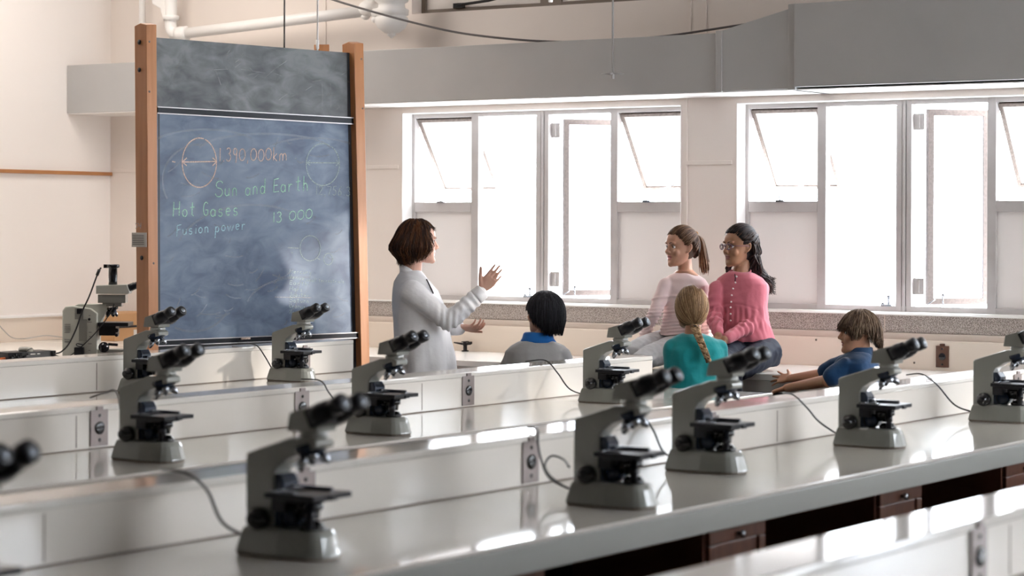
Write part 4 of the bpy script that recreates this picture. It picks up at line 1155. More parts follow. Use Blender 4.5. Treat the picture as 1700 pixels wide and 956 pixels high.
def hand(mb, wrist, d, up, side, s=1.0, curl=(.2, .2, .25, .3), spread=.12, thumb=(.75, .5), rw=.024):
    """d: finger direction, up: back-of-hand normal, side: +1 if the thumb lies on cross(d,up) side"""
    d = np.array(d, float); d /= np.linalg.norm(d); up = np.array(up, float); up -= d * np.dot(up, d); up /= np.linalg.norm(up)
    t = np.cross(d, up) * side; w = np.array(wrist, float)
    shell(mb, [(w - d * .012 * s, t * rw * s, up * rw * .75 * s), (w + d * .012 * s, t * .026 * s, up * .016 * s), (w + d * .04 * s, t * .037 * s, up * .0135 * s), (w + d * .07 * s, t * .040 * s, up * .0115 * s), (w + d * .088 * s, t * .036 * s, up * .009 * s)], 20, 2.5)
    L_ = (.070, .078, .073, .056)
    for i in range(4):
        off = (.030, .010, -.010, -.029)[i]; base = w + (d * (.078 + (.002, .006, .003, -.006)[i]) + t * off) * s
        a0 = spread * (1.3, .35, -.5, -1.5)[i]; dd = d * math.cos(a0) + t * math.sin(a0); P = [base - dd * .015 * s, base]; ang = 0
        for seg, fr in enumerate((.45, .31, .24)):
            ang += curl[i] * (1, 1.2, .8)[seg]; P.append(P[-1] + (dd * math.cos(ang) - up * math.sin(ang)) * L_[i] * fr * s)
        sphere_chain(mb, P, [q * s * (.88 if i == 3 else 1) for q in (.0088, .0086, .0080, .0072, .0062)], 10, 3)
    b = w + (d * .022 + t * .020) * s; a, c = thumb
    d1 = d * math.cos(a) + t * math.sin(a); d2 = d * math.cos(a - c * .5) + t * math.sin(a - c * .5) - up * .15
    d2 /= np.linalg.norm(d2)
    sphere_chain(mb, [b, b + d1 * .035 * s, b + d1 * .035 * s + d2 * .030 * s, b + d1 * .035 * s + d2 * .055 * s], [q * s for q in (.0150, .0115, .0095, .0075)], 12, 3)


# ---- hair -------------------------------------------------------------------
def strands(name, paths, mats, parent, r=.0022, base=None, seed=1):
    mb = MB(); rr = random.Random(seed)
    if base is not None: base(mb)
    for i, p in enumerate(paths):
        n = len(p); rad = [r * (1.0 if t < .7 else 1.0 - .75 * (t - .7) / .3) * rr.uniform(.8, 1.25) for t in np.linspace(0, 1, n)]
        mb.tube(p, rad, 5, mi=0 if rr.random() < .62 else 1)
    return mb.build(name, mats, parent)
def capgrid(hd, a, b, c, off, endu, nth=40, nu=14, wide=lambda u: 1.0, O_=None, top=.118):
    """hair volume: surface from the crown down to endu(theta); closed below by turning inward"""
    def g(mb):
        R = []
        for j in range(nu + 1):
            row = []
            for i in range(nth):
                th = 2 * math.pi * i / nth; ue = endu(th); u = top + (ue - top) * (1 - math.cos(math.pi / 2 * j / nu)) if j < nu else ue
                row.append(hp(hd, th, u, a, b, c, off, wide(u)) - O_)
            R.append(row)
        row = [hp(hd, 2 * math.pi * i / nth, endu(2 * math.pi * i / nth) + .004, a, b, c, off, wide(endu(2 * math.pi * i / nth)) * .80) - O_ for i in range(nth)]
        R.append(row)
        mb.loft(R, 0)
    return g
def hp(hd, th, u, a, b, c, off, k):
    uu = max(0.0, u - .0); rho = math.sqrt(max(0.0, 1 - (uu / c) ** 2)) if uu < c else 0.0
    return hd.P(a * rho * math.sin(th) * k, b * rho * math.cos(th) * k + off, u)
def bob_paths(hd, n, endu, a, b, c, off, wide, O_, jit=.004, wave=.004, flick=None, seed=3, top=.119, grow=.006):
    rr = random.Random(seed); out = []
    for i in range(n):
        th = 2 * math.pi * (i + rr.random()) / n; ue = endu(th) + rr.uniform(-.010, .006); t0 = rr.uniform(0, .45); ph = rr.uniform(0, 6.28); p = []; sh = rr.uniform(-.12, .12); ex = rr.uniform(.0, grow)
        for t in np.linspace(t0, 1, 13):
            u = (top + ex) + (ue - top - ex) * (1 - math.cos(math.pi / 2 * t))
            k = wide(u); q = hp(hd, th + sh * t, u, a + ex + jit * t * rr.uniform(-.3, .3), b + ex, c + ex, off, k)
            q = q + hd.R * wave * math.sin(9 * t + ph) * t + hd.F * wave * math.cos(8 * t + ph) * t
            if flick is not None: q = q + flick(th, t, rr)
            p.append(q - O_)
        out.append(p)
    return out
def slerp_paths(hd, starts, tie, a, b, c, off, O_, seed=4, lift=.004, nn=12, sag=0.0):
    """starts: list of unit-ish (r,f,u) directions; strands hug the skull to the tie direction"""
    rr = random.Random(seed); out = []; T = np.array(tie, float); T /= np.linalg.norm(T)
    for s_ in starts:
        s_ = np.array(s_, float); s_ /= np.linalg.norm(s_); om = math.acos(max(-1, min(1, float(s_ @ T)))); p = []; ex = rr.uniform(.0, lift)
        for t in np.linspace(0, 1, nn):
            d = (math.sin((1 - t) * om) * s_ + math.sin(t * om) * T) / max(math.sin(om), 1e-4); d /= np.linalg.norm(d)
            bulge = 1 + sag * math.sin(math.pi * t)
            p.append(hd.P(d[0] * (a + ex) * bulge, d[1] * (b + ex) * bulge + off, d[2] * (c + ex) + .008) - O_)
        out.append(p)
    return out
def capdir(hd, keep, a, b, c, off, O_, n=44):
    """skull cap of hair over the directions for which keep() is positive"""
    def g(mb):
        vs, idx, fs = [], {}, []
        for j in range(1, n // 2):
            for i in range(n):
                ph = math.pi * j / (n // 2); th = 2 * math.pi * i / n; d = V(math.sin(ph) * math.sin(th), math.sin(ph) * math.cos(th), math.cos(ph))
                w_ = 1.0 if keep(d) > .04 else .84
                idx[j, i] = len(vs); vs.append(hd.P(d[0] * a * w_, d[1] * b * w_ + off * w_, d[2] * c * w_ + .008) - O_)
        for j in range(1, n // 2 - 1):
            for i in range(n): fs.append((idx[j, i], idx[j, (i + 1) % n], idx[j + 1, (i + 1) % n], idx[j + 1, i]))
        fs.append([idx[1, i] for i in range(n)][::-1]); fs.append([idx[n // 2 - 1, i] for i in range(n)])
        mb.add(vs, fs, 0, True)
    return g


def person(label, root_at, group=None):
    o = empty('person', tuple(root_at)); tag(o, label, 'person', group); return o


def make_body(root, fill, head, sk, voxel=.0042, mouth=0.0):
    O_ = np.array(root.location)
    mb = MB(); fill(mb); mb.v = [tuple(np.array(p) - O_) for p in mb.v]
    me, v, nr = fused(mb, voxel, 2)
    v = head.sculpt(v + O_, mouth) - O_
    return finish(me, v, 'body', [SK[sk], LIP[sk]], root, lambda cc: head.lips(cc + O_))
def make_cloth(root, name, fill, m, voxel=.007, smooth=4, wr=.004, sc=14, st=(1, 1, 1), seed=1.0, extra=None, mats2=None, pick=None):
    O_ = np.array(root.location)
    mb = MB(); fill(mb); mb.v = [tuple(np.array(p) - O_) for p in mb.v]
    me, v, nr = fused(mb, voxel, smooth)
    if wr:
        n1 = nfield(v, sc, seed, st); ridge = 1 - np.abs(n1) * 3.2
        n2 = nfield(v, sc * 2.3, seed + 5, st)
        v = v + nr * ((ridge * .8 + n2 * .7) * wr)[:, None]
    if extra is not None: v = extra(v + O_, nr) - O_
    return finish(me, v, name, [m] + (mats2 or []), root, pick)


def foot(mb, ankle, d, s=1.0):
    d = np.array(d, float); d[2] = 0; d /= np.linalg.norm(d); t = np.cross(d, V(0, 0, 1)); a = np.array(ankle, float); z = a[2]
    shell(mb, [(V(a[0], a[1], z - .075 * s) + d * f * s, t * w_ * s, V(0, 0, 1) * h * s) for f, w_, h in ((-.055, .02, .015), (-.045, .032, .026), (-.01, .036, .04), (.05, .042, .034), (.11, .048, .024), (.16, .042, .018), (.185, .024, .010))], 18, 2.4)


# ================= teacher =================
D1 = 12.44
K = lambda x, y, d=0.0: pd(x, y, D1 + d)
a_ = math.radians(14); F = RT * math.cos(a_) + FW * math.sin(a_)
hd = Head(K(695, 402), F, UP + F * .03, 1.0); Rr = hd.R           # Rr points to her right = towards the camera
flo = K(700, 700)[0:2]
root = person('woman with brown bob and white blouse standing beside the chalkboard, one hand raised', (K(700, 600)[0], K(700, 600)[1], 0)); O_ = np.array(root.location); T1 = root
ns, sh_r, el_r, wr_r = K(684, 452), K(684, 482, -.15), K(744, 534, -.20), K(797, 487, -.16)
sh_l, el_l, wr_l = K(694, 482, .17), K(722, 540, .20), K(762, 545, .06)
hipc = K(703, 612); hz = hipc[2]
def leg(q): 
    h_ = hipc + Rr * q * .085 - V(0, 0, .02); kn = V(h_[0], h_[1], .50) + F * .02 + Rr * q * .01; an = V(h_[0], h_[1], .085) + Rr * q * .01 + F * (.05 if q > 0 else -.06)
    return h_, kn, an
def f_body(mb):
    hd.prims(mb, ns, .047)
    shell(mb, [(K(685, 452), F * .055, Rr * .06), (K(687, 466), F * .075, Rr * .13), (K(692, 490), F * .09, Rr * .15), (K(697, 530), F * .09, Rr * .13), (K(702, 570), F * .10, Rr * .13), (K(703, 610), F * .11, Rr * .16), (K(703, 640), F * .08, Rr * .12)])
    sphere_chain(mb, [sh_r, el_r, wr_r], [.046, .038, .026]); sphere_chain(mb, [sh_l, el_l, wr_l], [.045, .037, .026])
    for q in (-1, 1):
        h_, kn, an = leg(q); sphere_chain(mb, [h_, kn, an], [.078, .05, .036]); foot(mb, an, F, .95)
    hand(mb, K(799, 481, -.16), K(824, 453, -.17) - K(799, 481, -.16), -FW + RT * .15, -1, 1.0, curl=(-.02, .06, .14, .2), spread=.05, thumb=(.85, .35), rw=.025)
    hand(mb, K(766, 543, .05), K(790, 545, .0) - K(766, 543, .05), UP * -1 - FW * .55, 1, .95, curl=(.45, .5, .5, .5), spread=.10, thumb=(.7, .3), rw=.025)
make_body(root, f_body, hd, 'fair', .004)
def f_coat(mb):
    shell(mb, [(K(683, 449), F * .052, Rr * .060), (K(683, 456), F * .072, Rr * .088), (K(684, 468), F * .095, Rr * .155), (K(689, 482), F * .116, Rr * .185), (K(694, 505), F * .135, Rr * .18), (K(699, 535), F * .148, Rr * .165), (K(702, 565), F * .155, Rr * .17), (K(704, 600), F * .165, Rr * .19), (K(705, 640), F * .172, Rr * .20), (K(706, 715), F * .18, Rr * .21)])
    sphere_chain(mb, [sh_r + V(0, 0, -.012), (sh_r + el_r) / 2, el_r, (el_r + wr_r) / 2 , wr_r - (wr_r - el_r) * .02], [.066, .058, .054, .048, .042], 18)
    sphere_chain(mb, [sh_l, el_l, wr_l], [.062, .052, .040], 16)
def coat_folds(v, nr):
    # long vertical drape below the waist and creases at the elbow
    d = v - K(703, 600); fr = d @ F; rt_ = d @ Rr; w_ = np.clip((K(0, 560)[2] - v[:, 2]) / .15, 0, 1) * (np.abs(fr) < .3)
    ang = np.arctan2(rt_, fr); amp = .010 * np.sin(ang * 9 + v[:, 2] * 3) * w_
    e = v - el_r; dist = np.linalg.norm(e, axis=1); ax_ = (wr_r - sh_r) / np.linalg.norm(wr_r - sh_r)
    cre = .007 * np.sin((e @ ax_) * 190) * np.exp(-(dist / .07) ** 2)
    e2 = v - (wr_r * .75 + el_r * .25); ax2 = (wr_r - el_r) / np.linalg.norm(wr_r - el_r)
    cre2 = .004 * np.sin((e2 @ ax2) * 150) * np.exp(-(np.linalg.norm(e2, axis=1) / .10) ** 2)
    return v + nr * (amp + cre + cre2)[:, None]
M['coat'] = cloth('white_blouse', (.86, .85, .86), (.82, .81, .82), (22, .35)); 
coat = make_cloth(root, 'blouse', f_coat, M['coat'], .0065, 3, .0035, 9, (1, 1, .5), 2.0, coat_folds)
cl = MB(); dn = UP * -.026
shell(cl, [(K(679, 446), F * .046 + dn, Rr * .052), (K(679, 447.5), F * .054 + dn, Rr * .060), (K(682, 455), F * .060 + dn, Rr * .067), (K(684, 461), F * .066 + dn, Rr * .080)], 30, 2.1)
cl.v = [tuple(np.array(p_) - O_) for p_ in cl.v]; cl.build('collar', M['coat'], coat)
MB().tube([snap(coat, x, y)[0] for x, y in ((708, 464), (711, 470), (714, 476), (717, 482), (719, 487))], .0038, 6).build('neck_slit', M['black'], coat)
cf = MB(); ax2 = (wr_r - el_r) / np.linalg.norm(wr_r - el_r); cf.lathe(wr_r - ax2 * .035 - O_, ax2, [(0, .0425), (.012, .045), (.05, .043), (.056, .038), (.0561, .02)], 24); cf.build('cuff', M['coat'], coat)
M['trouser_dk'] = cloth('dark_trousers', (.05, .05, .06))
make_cloth(root, 'trousers', lambda mb: [sphere_chain(mb, [leg(q)[0], leg(q)[1], leg(q)[2] + V(0, 0, .02)], [.095, .068, .055]) for q in (-1, 1)] and shell(mb, [(K(703, 600), F * .12, Rr * .17), (K(703, 625), F * .125, Rr * .175), (K(703, 655), F * .10, Rr * .16)]), M['trouser_dk'], .01, 3, .004)
M['shoe'] = mat('shoe_black', (.02, .02, .02), .4)
for q in (-1, 1):
    mb = MB(); foot(mb, leg(q)[2] - V(0, 0, .002), F, 1.06); mb.v = [tuple(np.array(p) - O_) for p in mb.v]; mb.build('shoe', M['shoe'], root)
hb1, hb2 = hair_mat('hair_brown', (.016, .007, .005), (.055, .022, .010)), hair_mat('hair_brown_light', (.05, .020, .009), (.17, .07, .028))
def eu(th):
    t = abs((th + math.pi) % (2 * math.pi) - math.pi)          # 0 = face
    return .066 if t < .85 else (.066 - (t - .85) / .28 * .155 if t < 1.13 else -.089 - .032 * min(1, (t - 1.13) / 1.2))
wd_ = lambda u: (1.05 + .25 * math.exp(-((u + .030) / .045) ** 2)) * (1 - 3.6 * max(0, -u - .055))
def fl(th, t, rr): 
    k_ = max(0, t - .8) / .2
    return (hd.R * math.sin(th) + hd.F * math.cos(th)) * .014 * k_ * rr.uniform(-1.6, .9) + hd.U * .010 * k_ * rr.uniform(-.5, 1)
strands('hair', bob_paths(hd, 900, eu, .078, .100, .124, -.016, wd_, O_, wave=.008, flick=fl, seed=11, top=.119, grow=.010), [hb1, hb2], root, .0024,
        capgrid(hd, .078, .099, .120, -.016, lambda th: eu(th) + .012, wide=wd_, O_=O_))
hd.extras(root, hb1, O_, SK['fair'])

# ================= boy in grey =================
D2 = 12.2
K = lambda x, y, d=0.0: pd(x, y, D2 + d)
a_ = math.radians(56); F = FW * math.cos(a_) - RT * math.sin(a_)
hd = Head(K(903, 519), F, UP, .93); Rr = hd.R
BFd = FW * math.cos(.25) - RT * math.sin(.25); BRt = np.cross(BFd, UP)
root = person('boy with straight black hair and blue collar under a grey top, seen from behind', (K(895, 600)[0], K(895, 600)[1], 0)); O_ = np.array(root.location); T2 = root
def seated(mb, K, ns, sh, F_, R_, seat_z, hip_xy, s=1.0, cloth_=False, g=0.0, arms=True):
    """legs of a seated child: thighs forward along F_, feet down"""
    for q in (-1, 1):
        h_ = V(hip_xy[0], hip_xy[1], seat_z + .075) + R_ * q * .075; kn = h_ + F_ * .34 * s + R_ * q * .03 + V(0, 0, .0); an = V(kn[0], kn[1], max(.09, kn[2] - .36 * s)) - F_ * .03
        sphere_chain(mb, [h_, kn, an], [.068 + g, .048 + g, .034 + g])
        if not cloth_: foot(mb, an, F_, .85 * s)
ctr = K(893, 604); hip = (ctr - BFd * .0); seat = .56
arms2 = [[K(854, 590, -.02), K(836, 628, .06), K(860, 640, .26)], [K(933, 591, -.02), K(948, 630, .06), K(920, 640, .26)]]
def f_body(mb):
    hd.prims(mb, K(893, 570), .045)
    shell(mb, [(K(893, 563), BFd * .05, BRt * .055), (K(892, 578), BFd * .07, BRt * .12), (K(893, 610), BFd * .08, BRt * .13), (K(893, 690), BFd * .085, BRt * .12), (K(893, 700), BFd * .09, BRt * .12)])
    shell(mb, [(V(ctr[0], ctr[1], .80), BFd * .08, BRt * .12), (V(ctr[0], ctr[1], .66), BFd * .10, BRt * .14), (V(ctr[0], ctr[1], .575), BFd * .08, BRt * .11)])
    for q_ in arms2:
        sphere_chain(mb, q_, [.042, .034, .024]); d_ = q_[2] - q_[1]; hand(mb, q_[2], d_, UP, 1, .85)
    seated(mb, K, None, None, BFd, BRt, seat, ctr)
make_body(root, f_body, hd, 'warm', .0048)
def f_top(mb):
    shell(mb, [(K(893, 563), BFd * .060, BRt * .070), (K(892, 568.5), BFd * .085, BRt * .105), (K(892, 575), BFd * .100, BRt * .145), (K(892, 583), BFd * .112, BRt * .172), (K(892, 596), BFd * .12, BRt * .178), (K(892, 615), BFd * .125, BRt * .165), (K(893, 655), BFd * .125, BRt * .155), (K(893, 690), BFd * .125, BRt * .155)])
    for q_ in arms2: sphere_chain(mb, q_, [.048, .046, .036], 16)
M['greytop'] = cloth('grey_jersey', (.40, .39, .385), (.36, .355, .35)); top = make_cloth(root, 'grey_top', f_top, M['greytop'], .007, 3, .004, 10, (1, 1, .7), 3.0)
M['bluecol'] = cloth('blue_collar_cloth', (.02, .16, .52)); co = MB()
shell(co, [(K(893.5, 551.5, -.01), BFd * .055, BRt * .072), (K(893.5, 554, -.01), BFd * .063, BRt * .080), (K(893, 562, -.005), BFd * .070, BRt * .086), (K(893, 568, 0), BFd * .082, BRt * .100)], 28, 2.1)
co.v = [tuple(np.array(p) - O_) for p in co.v]; co.build('collar', M['bluecol'], top)
make_cloth(root, 'trousers', lambda mb: (seated(mb, K, None, None, BFd, BRt, seat, ctr, cloth_=True, g=.014), shell(mb, [(V(ctr[0], ctr[1], .70), BFd * .11, BRt * .15), (V(ctr[0], ctr[1], .62), BFd * .12, BRt * .16), (V(ctr[0], ctr[1], .565), BFd * .10, BRt * .13)])), M['trouser_dk'], .01, 3, .004)
wd2 = lambda u: 1.12 - 2.2 * max(0, -u - .045)
hk1, hk2 = hair_mat('hair_black', (.006, .006, .008), (.012, .012, .016), .28), hair_mat('hair_black_grey', (.012, .012, .016), (.035, .035, .045), .28)  # second strand tone is a slightly paler black
def eu(th):
    t = abs((th + math.pi) % (2 * math.pi) - math.pi)
    return .020 if t < .9 else (.02 - (t - .9) / .5 * .08 if t < 1.4 else -.06 - min(1, (t - 1.4) / .7) * .062)
strands('hair', bob_paths(hd, 1000, eu, .086, .102, .122, -.012, wd2, O_, wave=.002, seed=12, top=.120), [hk1, hk2], root, .0021,
        capgrid(hd, .086, .101, .120, -.012, lambda th: eu(th) + .006, wide=wd2, O_=O_))
hd.extras(root, hk1, O_, SK['warm'])
def stool(P, z, label):
    r = empty('stool', (P[0], P[1], 0)); tag(r, label, 'stool', 'lab stools under the seated children')
    MB().lathe((0, 0, z - .035), (0, 0, 1), [(0, .15), (.006, .165), (.028, .165), (.034, .155), (.0345, .01)], 32).build('seat', M['wooddk'], r)
    for k in range(4):
        a = math.pi / 4 + k * math.pi / 2; c, s_ = math.cos(a), math.sin(a)
        MB().tube([(c * .11, s_ * .11, z - .034), (c * .17, s_ * .17, 0)], .013, 10).build('leg', M['duct'], r)
    MB().tube([(.15 * math.cos(t), .15 * math.sin(t), .20) for t in np.linspace(0, 2 * math.pi, 25)], .007, 8).build('foot_ring', M['duct'], r)
stool(ctr, .545, 'round lab stool under the boy in the grey top')

# ================= girl with braid =================
D3 = 11.34
K = lambda x, y, d=0.0: pd(x, y, D3 + d)
a_ = math.radians(24); F = FW * math.cos(a_) - RT * math.sin(a_)
hd = Head(K(1147, 511), F, UP, .90); Rr = hd.R
BFd = FW * math.cos(.1) - RT * math.sin(.1); BRt = np.cross(BFd, UP)
root = person('girl with a blonde braid in a teal top, seen from behind', (K(1155, 600)[0], K(1155, 600)[1], 0)); O_ = np.array(root.location); T3 = root
ctr = K(1155, 620); seat = .58
arms3 = [[K(1118, 578, -.02), K(1117, 622, -.02), K(1135, 650, .18)], [K(1192, 580, -.0), K(1196, 625, .0), K(1175, 650, .2)]]
def f_body(mb):
    hd.prims(mb, K(1150, 562), .043)
    shell(mb, [(K(1150, 556), BFd * .045, BRt * .05), (K(1153, 572), BFd * .06, BRt * .10), (K(1155, 600), BFd * .075, BRt * .12), (K(1155, 680), BFd * .075, BRt * .10), (V(ctr[0], ctr[1], .66), BFd * .10, BRt * .13), (V(ctr[0], ctr[1], .59), BFd * .08, BRt * .10)])
    for q_ in arms3:
        sphere_chain(mb, q_, [.038, .031, .022]); hand(mb, q_[2], q_[2] - q_[1], UP, 1, .8)
    seated(mb, K, None, None, BFd, BRt, seat, ctr, .95)
make_body(root, f_body, hd, 'rosy', .0048)
def f_top(mb):
    shell(mb, [(K(1149, 553.5), BFd * .052, BRt * .055), (K(1150, 558), BFd * .072, BRt * .090), (K(1153, 566), BFd * .090, BRt * .128), (K(1155, 580), BFd * .105, BRt * .150), (K(1156, 605), BFd * .11, BRt * .152), (K(1155, 650), BFd * .105, BRt * .135), (V(ctr[0], ctr[1], .62), BFd * .12, BRt * .15)])
    for q_ in arms3: sphere_chain(mb, q_, [.050, .042, .032], 16)
M['teal'] = cloth('teal_jersey', (.012, .26, .28), (.01, .22, .24)); make_cloth(root, 'teal_top', f_top, M['teal'], .0065, 3, .0035, 10, (1, 1, .7), 4.0)
make_cloth(root, 'trousers', lambda mb: (seated(mb, K, None, None, BFd, BRt, seat, ctr, .95, True, .012), shell(mb, [(V(ctr[0], ctr[1], .66), BFd * .11, BRt * .14), (V(ctr[0], ctr[1], .60), BFd * .10, BRt * .13), (V(ctr[0], ctr[1], .585), BFd * .09, BRt * .11)])), M['trouser_dk'], .01, 3, .003)
hl1, hl2 = hair_mat('hair_blonde', (.10, .055, .028), (.22, .13, .065)), hair_mat('hair_blonde_light', (.28, .17, .085), (.50, .34, .19))
tied = hd.L(K(1154, 541, -.07)[None])[0]; tie_d = (tied[0] / .082, (tied[1] + .010) / .100, (tied[2] - .008) / .112)
rr = random.Random(3); st_ = []
for i in range(800):
    th = rr.uniform(-math.pi, math.pi); ph = rr.uniform(0.02, 1)
    if abs(th) < .75: d = V(math.sin(th), math.cos(th), .50 + .5 * rr.random())
    else: d = V(math.sin(th), math.cos(th), rr.uniform(-.35, 1.6))
    st_.append(d)
for i in range(140): st_.append(V(rr.gauss(0, .05), rr.uniform(-.3, .75), 1.0))
strands('hair', slerp_paths(hd, st_, tie_d, .083, .101, .112, -.010, O_, 5, .006), [hl1, hl2], root, .0020, capdir(hd, lambda d: (d[2] - .42) if d[1] > .25 else (d[2] + .75 - .3 * (d[1] > 0)), .082, .100, .111, -.010, O_))
bp_ = spline([K(1153, 541, -.085), K(1157, 552, -.10), K(1163, 566, -.125), K(1170, 583, -.135), K(1177, 601, -.135)], 14); bb = MB(); n_ = len(bp_)
for s3 in range(3):
    P = []
    for i, p in enumerate(bp_):
        t = i / (n_ - 1); ph = t * 26 + s3 * 2 * math.pi / 3; w_ = .0125 * (1 - .35 * t)
        P.append(p + RT * w_ * math.sin(ph) + FW * w_ * .7 * math.sin(2 * ph) - O_)
    bb.tube(P, [.0115 * (1 - .35 * i / (n_ - 1)) for i in range(n_)], 9, mi=s3 % 2)
for i in range(26):
    ph0 = rr.uniform(0, 6.28); r0 = .018
    i0 = rr.randrange(0, n_ - 16); P = []
    for j in range(12):
        p = bp_[i0 + j]; t = (i0 + j) / n_; P.append(p + RT * (r0 + .003) * math.sin(ph0 + j * .45) * (1 - .3 * t) - FW * (.010 + .008 * math.cos(ph0 + j * .45)) - O_)
    bb.tube(P, .0014, 4, mi=1)
bb.build('braid', [hl1, hl2], root)
MB().tube([K(1154, 541, -.085) - O_ + RT * .016 * math.sin(t) + FW * .016 * math.cos(t) for t in np.linspace(0, 6.283, 16)], .005, 6).build('hair_tie', M['blackpl'], root)
hd.extras(root, hl1, O_, SK['rosy'])
stool(ctr, .565, 'round lab stool under the girl in the teal top')

# ================= girl in pale pink on the counter =================
D4 = 12.50
K = lambda x, y, d=0.0: pd(x, y, D4 + d)
a_ = math.radians(30); F = -RT * math.cos(a_) - FW * math.sin(a_)
hd = Head(K(1131, 410), F, UP, .93); Rr = hd.R
b_a = math.radians(58); BFd = -RT * math.cos(b_a) - FW * math.sin(b_a); BRt = np.cross(BFd, UP)
hipP = py(1130, 567, 10.98)
root = person('girl with a brown ponytail in a pale pink top, sitting on the counter', (hipP[0], hipP[1], .87)); O_ = np.array(root.location); T4 = root
shL, elL, wrL = K(1105, 473, -.02), K(1088, 517, -.06), py(1064, 566, 10.90)
shR, elR, wrR = K(1164, 476, .05), K(1176, 520, .06), py(1172, 572, 11.0)
kn1, kn2 = py(1050, 583, 10.52), py(1066, 596, 10.46)
hips = [hipP + BRt * .07, hipP - BRt * .07]
kns = [kn1, kn2] if np.linalg.norm(kn1 - hips[0]) + np.linalg.norm(kn2 - hips[1]) < np.linalg.norm(kn1 - hips[1]) + np.linalg.norm(kn2 - hips[0]) else [kn2, kn1]
ans = [V(k_[0], k_[1], .50) + BFd * .03 - V(0, .0, 0) for k_ in kns]
def f_body(mb):
    hd.prims(mb, K(1137, 455), .041)
    shell(mb, [(K(1137, 449), BFd * .045, BRt * .045), (K(1137, 462), BFd * .055, BRt * .10), (K(1137, 490), BFd * .07, BRt * .11), (K(1131, 525), BFd * .07, BRt * .095), (hipP + V(0, 0, .05), BFd * .08, BRt * .11), (hipP - V(0, 0, .05), BFd * .08, BRt * .11)])
    sphere_chain(mb, [shL, elL, wrL], [.036, .029, .022]); sphere_chain(mb, [shR, elR, wrR], [.036, .029, .022])
    hand(mb, V(wrL[0], wrL[1], .897), -RT * .5 - FW * .4 + UP * -.03, UP, 1, .82, curl=(.08,) * 4, spread=.2); hand(mb, V(wrR[0], wrR[1], .897), RT * .3 - FW, UP, -1, .82, curl=(.1,) * 4)
    for h_, k_, an in zip(hips, kns, ans): sphere_chain(mb, [h_, k_, an], [.062, .046, .034]); foot(mb, an, BFd, .85)
make_body(root, f_body, hd, 'rosy', .0040, .004)
def f_top(mb):
    shell(mb, [(K(1136, 453.5), BFd * .050, BRt * .056), (K(1136, 457), BFd * .066, BRt * .082), (K(1137, 463), BFd * .078, BRt * .115), (K(1137, 473), BFd * .086, BRt * .138), (K(1137, 482), BFd * .090, BRt * .136), (K(1137, 495), BFd * .094, BRt * .128), (K(1134, 522), BFd * .088, BRt * .108), (K(1130, 543), BFd * .092, BRt * .108), (K(1128, 555), BFd * .098, BRt * .112)])
    sphere_chain(mb, [shL, elL, elL * .2 + wrL * .8], [.041, .036, .027], 16); sphere_chain(mb, [shR, elR, wrR], [.042, .037, .029], 16)
def folds4(v, nr):
    z = v[:, 2]; w_ = np.clip((K(0, 500)[2] - z) / .04, 0, 1); d = (v - K(1131, 520)) @ BRt
    return v + nr * (.0045 * np.sin(z * 330 + d * 30 + nfield(v, 8) * 3) * w_ + .007 * np.exp(-((z - K(0, 487)[2] + .4 * d * d * 4) / .006) ** 2) * (((v - K(1137, 487)) @ BFd) > 0.02))[:, None]
M['pale'] = cloth('pale_pink_jersey', (.84, .66, .64), (.80, .62, .60), (16, .2)); top = make_cloth(root, 'pink_top', f_top, M['pale'], .0055, 3, .0025, 12, (1, 1, 1), 5.0, folds4)
nb = MB(); nb.tube([K(1136, 454.5) - O_ + BRt * .060 * math.sin(t) + BFd * (.052 * math.cos(t)) + UP * (-.010 * math.cos(t)) for t in np.linspace(0, 6.283, 30)], .0045, 8); nb.build('neckband', M['pale'], top)
M['palejean'] = cloth('light_grey_jeans', (.52, .51, .51), (.47, .46, .46), (20, .3))
make_cloth(root, 'jeans', lambda mb: (shell(mb, [(K(1128, 550), BFd * .085, BRt * .105), (hipP + V(0, 0, .03), BFd * .10, BRt * .125), (hipP - V(0, 0, .02), BFd * .11, BRt * .13), (hipP - V(0, 0, .075), BFd * .10, BRt * .12)]), [sphere_chain(mb, [h_, h_ * .5 + k_ * .5, k_, an], [.074, .070, .056, .046], 18) for h_, k_, an in zip(hips, kns, ans)]), M['palejean'], .007, 3, .003, 16)
for an in ans:
    mb = MB(); foot(mb, an - V(0, 0, .002), BFd, .93); mb.v = [tuple(np.array(p) - O_) for p in mb.v]; mb.build('shoe', M['shoe'], root)
hn1, hn2 = hair_mat('hair_chestnut', (.040, .018, .010), (.10, .05, .027)), hair_mat('hair_chestnut_light', (.11, .055, .03), (.26, .15, .085))
tied = hd.L(K(1156, 391, .02)[None])[0]; nt_d = V(0, (tied[1] + .009) / .1065, (tied[2] - .008) / .1175); nt_d /= np.linalg.norm(nt_d)
def hairline(th):  # lowest allowed u-direction along azimuth th
    t = abs(th); return .66 - .10 * t if t < .6 else (.60 - (t - .6) / .75 * .62 if t < 1.35 else (-.02 + .20 * math.exp(-((t - 1.62) / .15) ** 2) - max(0, t - 1.5) * .5))
st_ = []
for i in range(600):
    th = rr.uniform(-math.pi, math.pi); lo_ = hairline(th); u = lo_ + abs(rr.gauss(0, .5)) if rr.random() < .7 else lo_ + rr.uniform(0, .1)
    st_.append(V(math.sin(th), math.cos(th), u))
keep = lambda d: d[2] / max(1e-3, math.hypot(d[0], d[1])) - hairline(math.atan2(d[0], d[1]))
hr = strands('hair', slerp_paths(hd, st_, nt_d, .0865, .1065, .1175, -.009, O_, 6, .004), [hn1, hn2], root, .0022, capdir(hd, keep, .086, .106, .117, -.009, O_))
tieP = hd.P(nt_d[0] * .083, nt_d[1] * .112 - .009, nt_d[2] * .120 + .008); pt = []
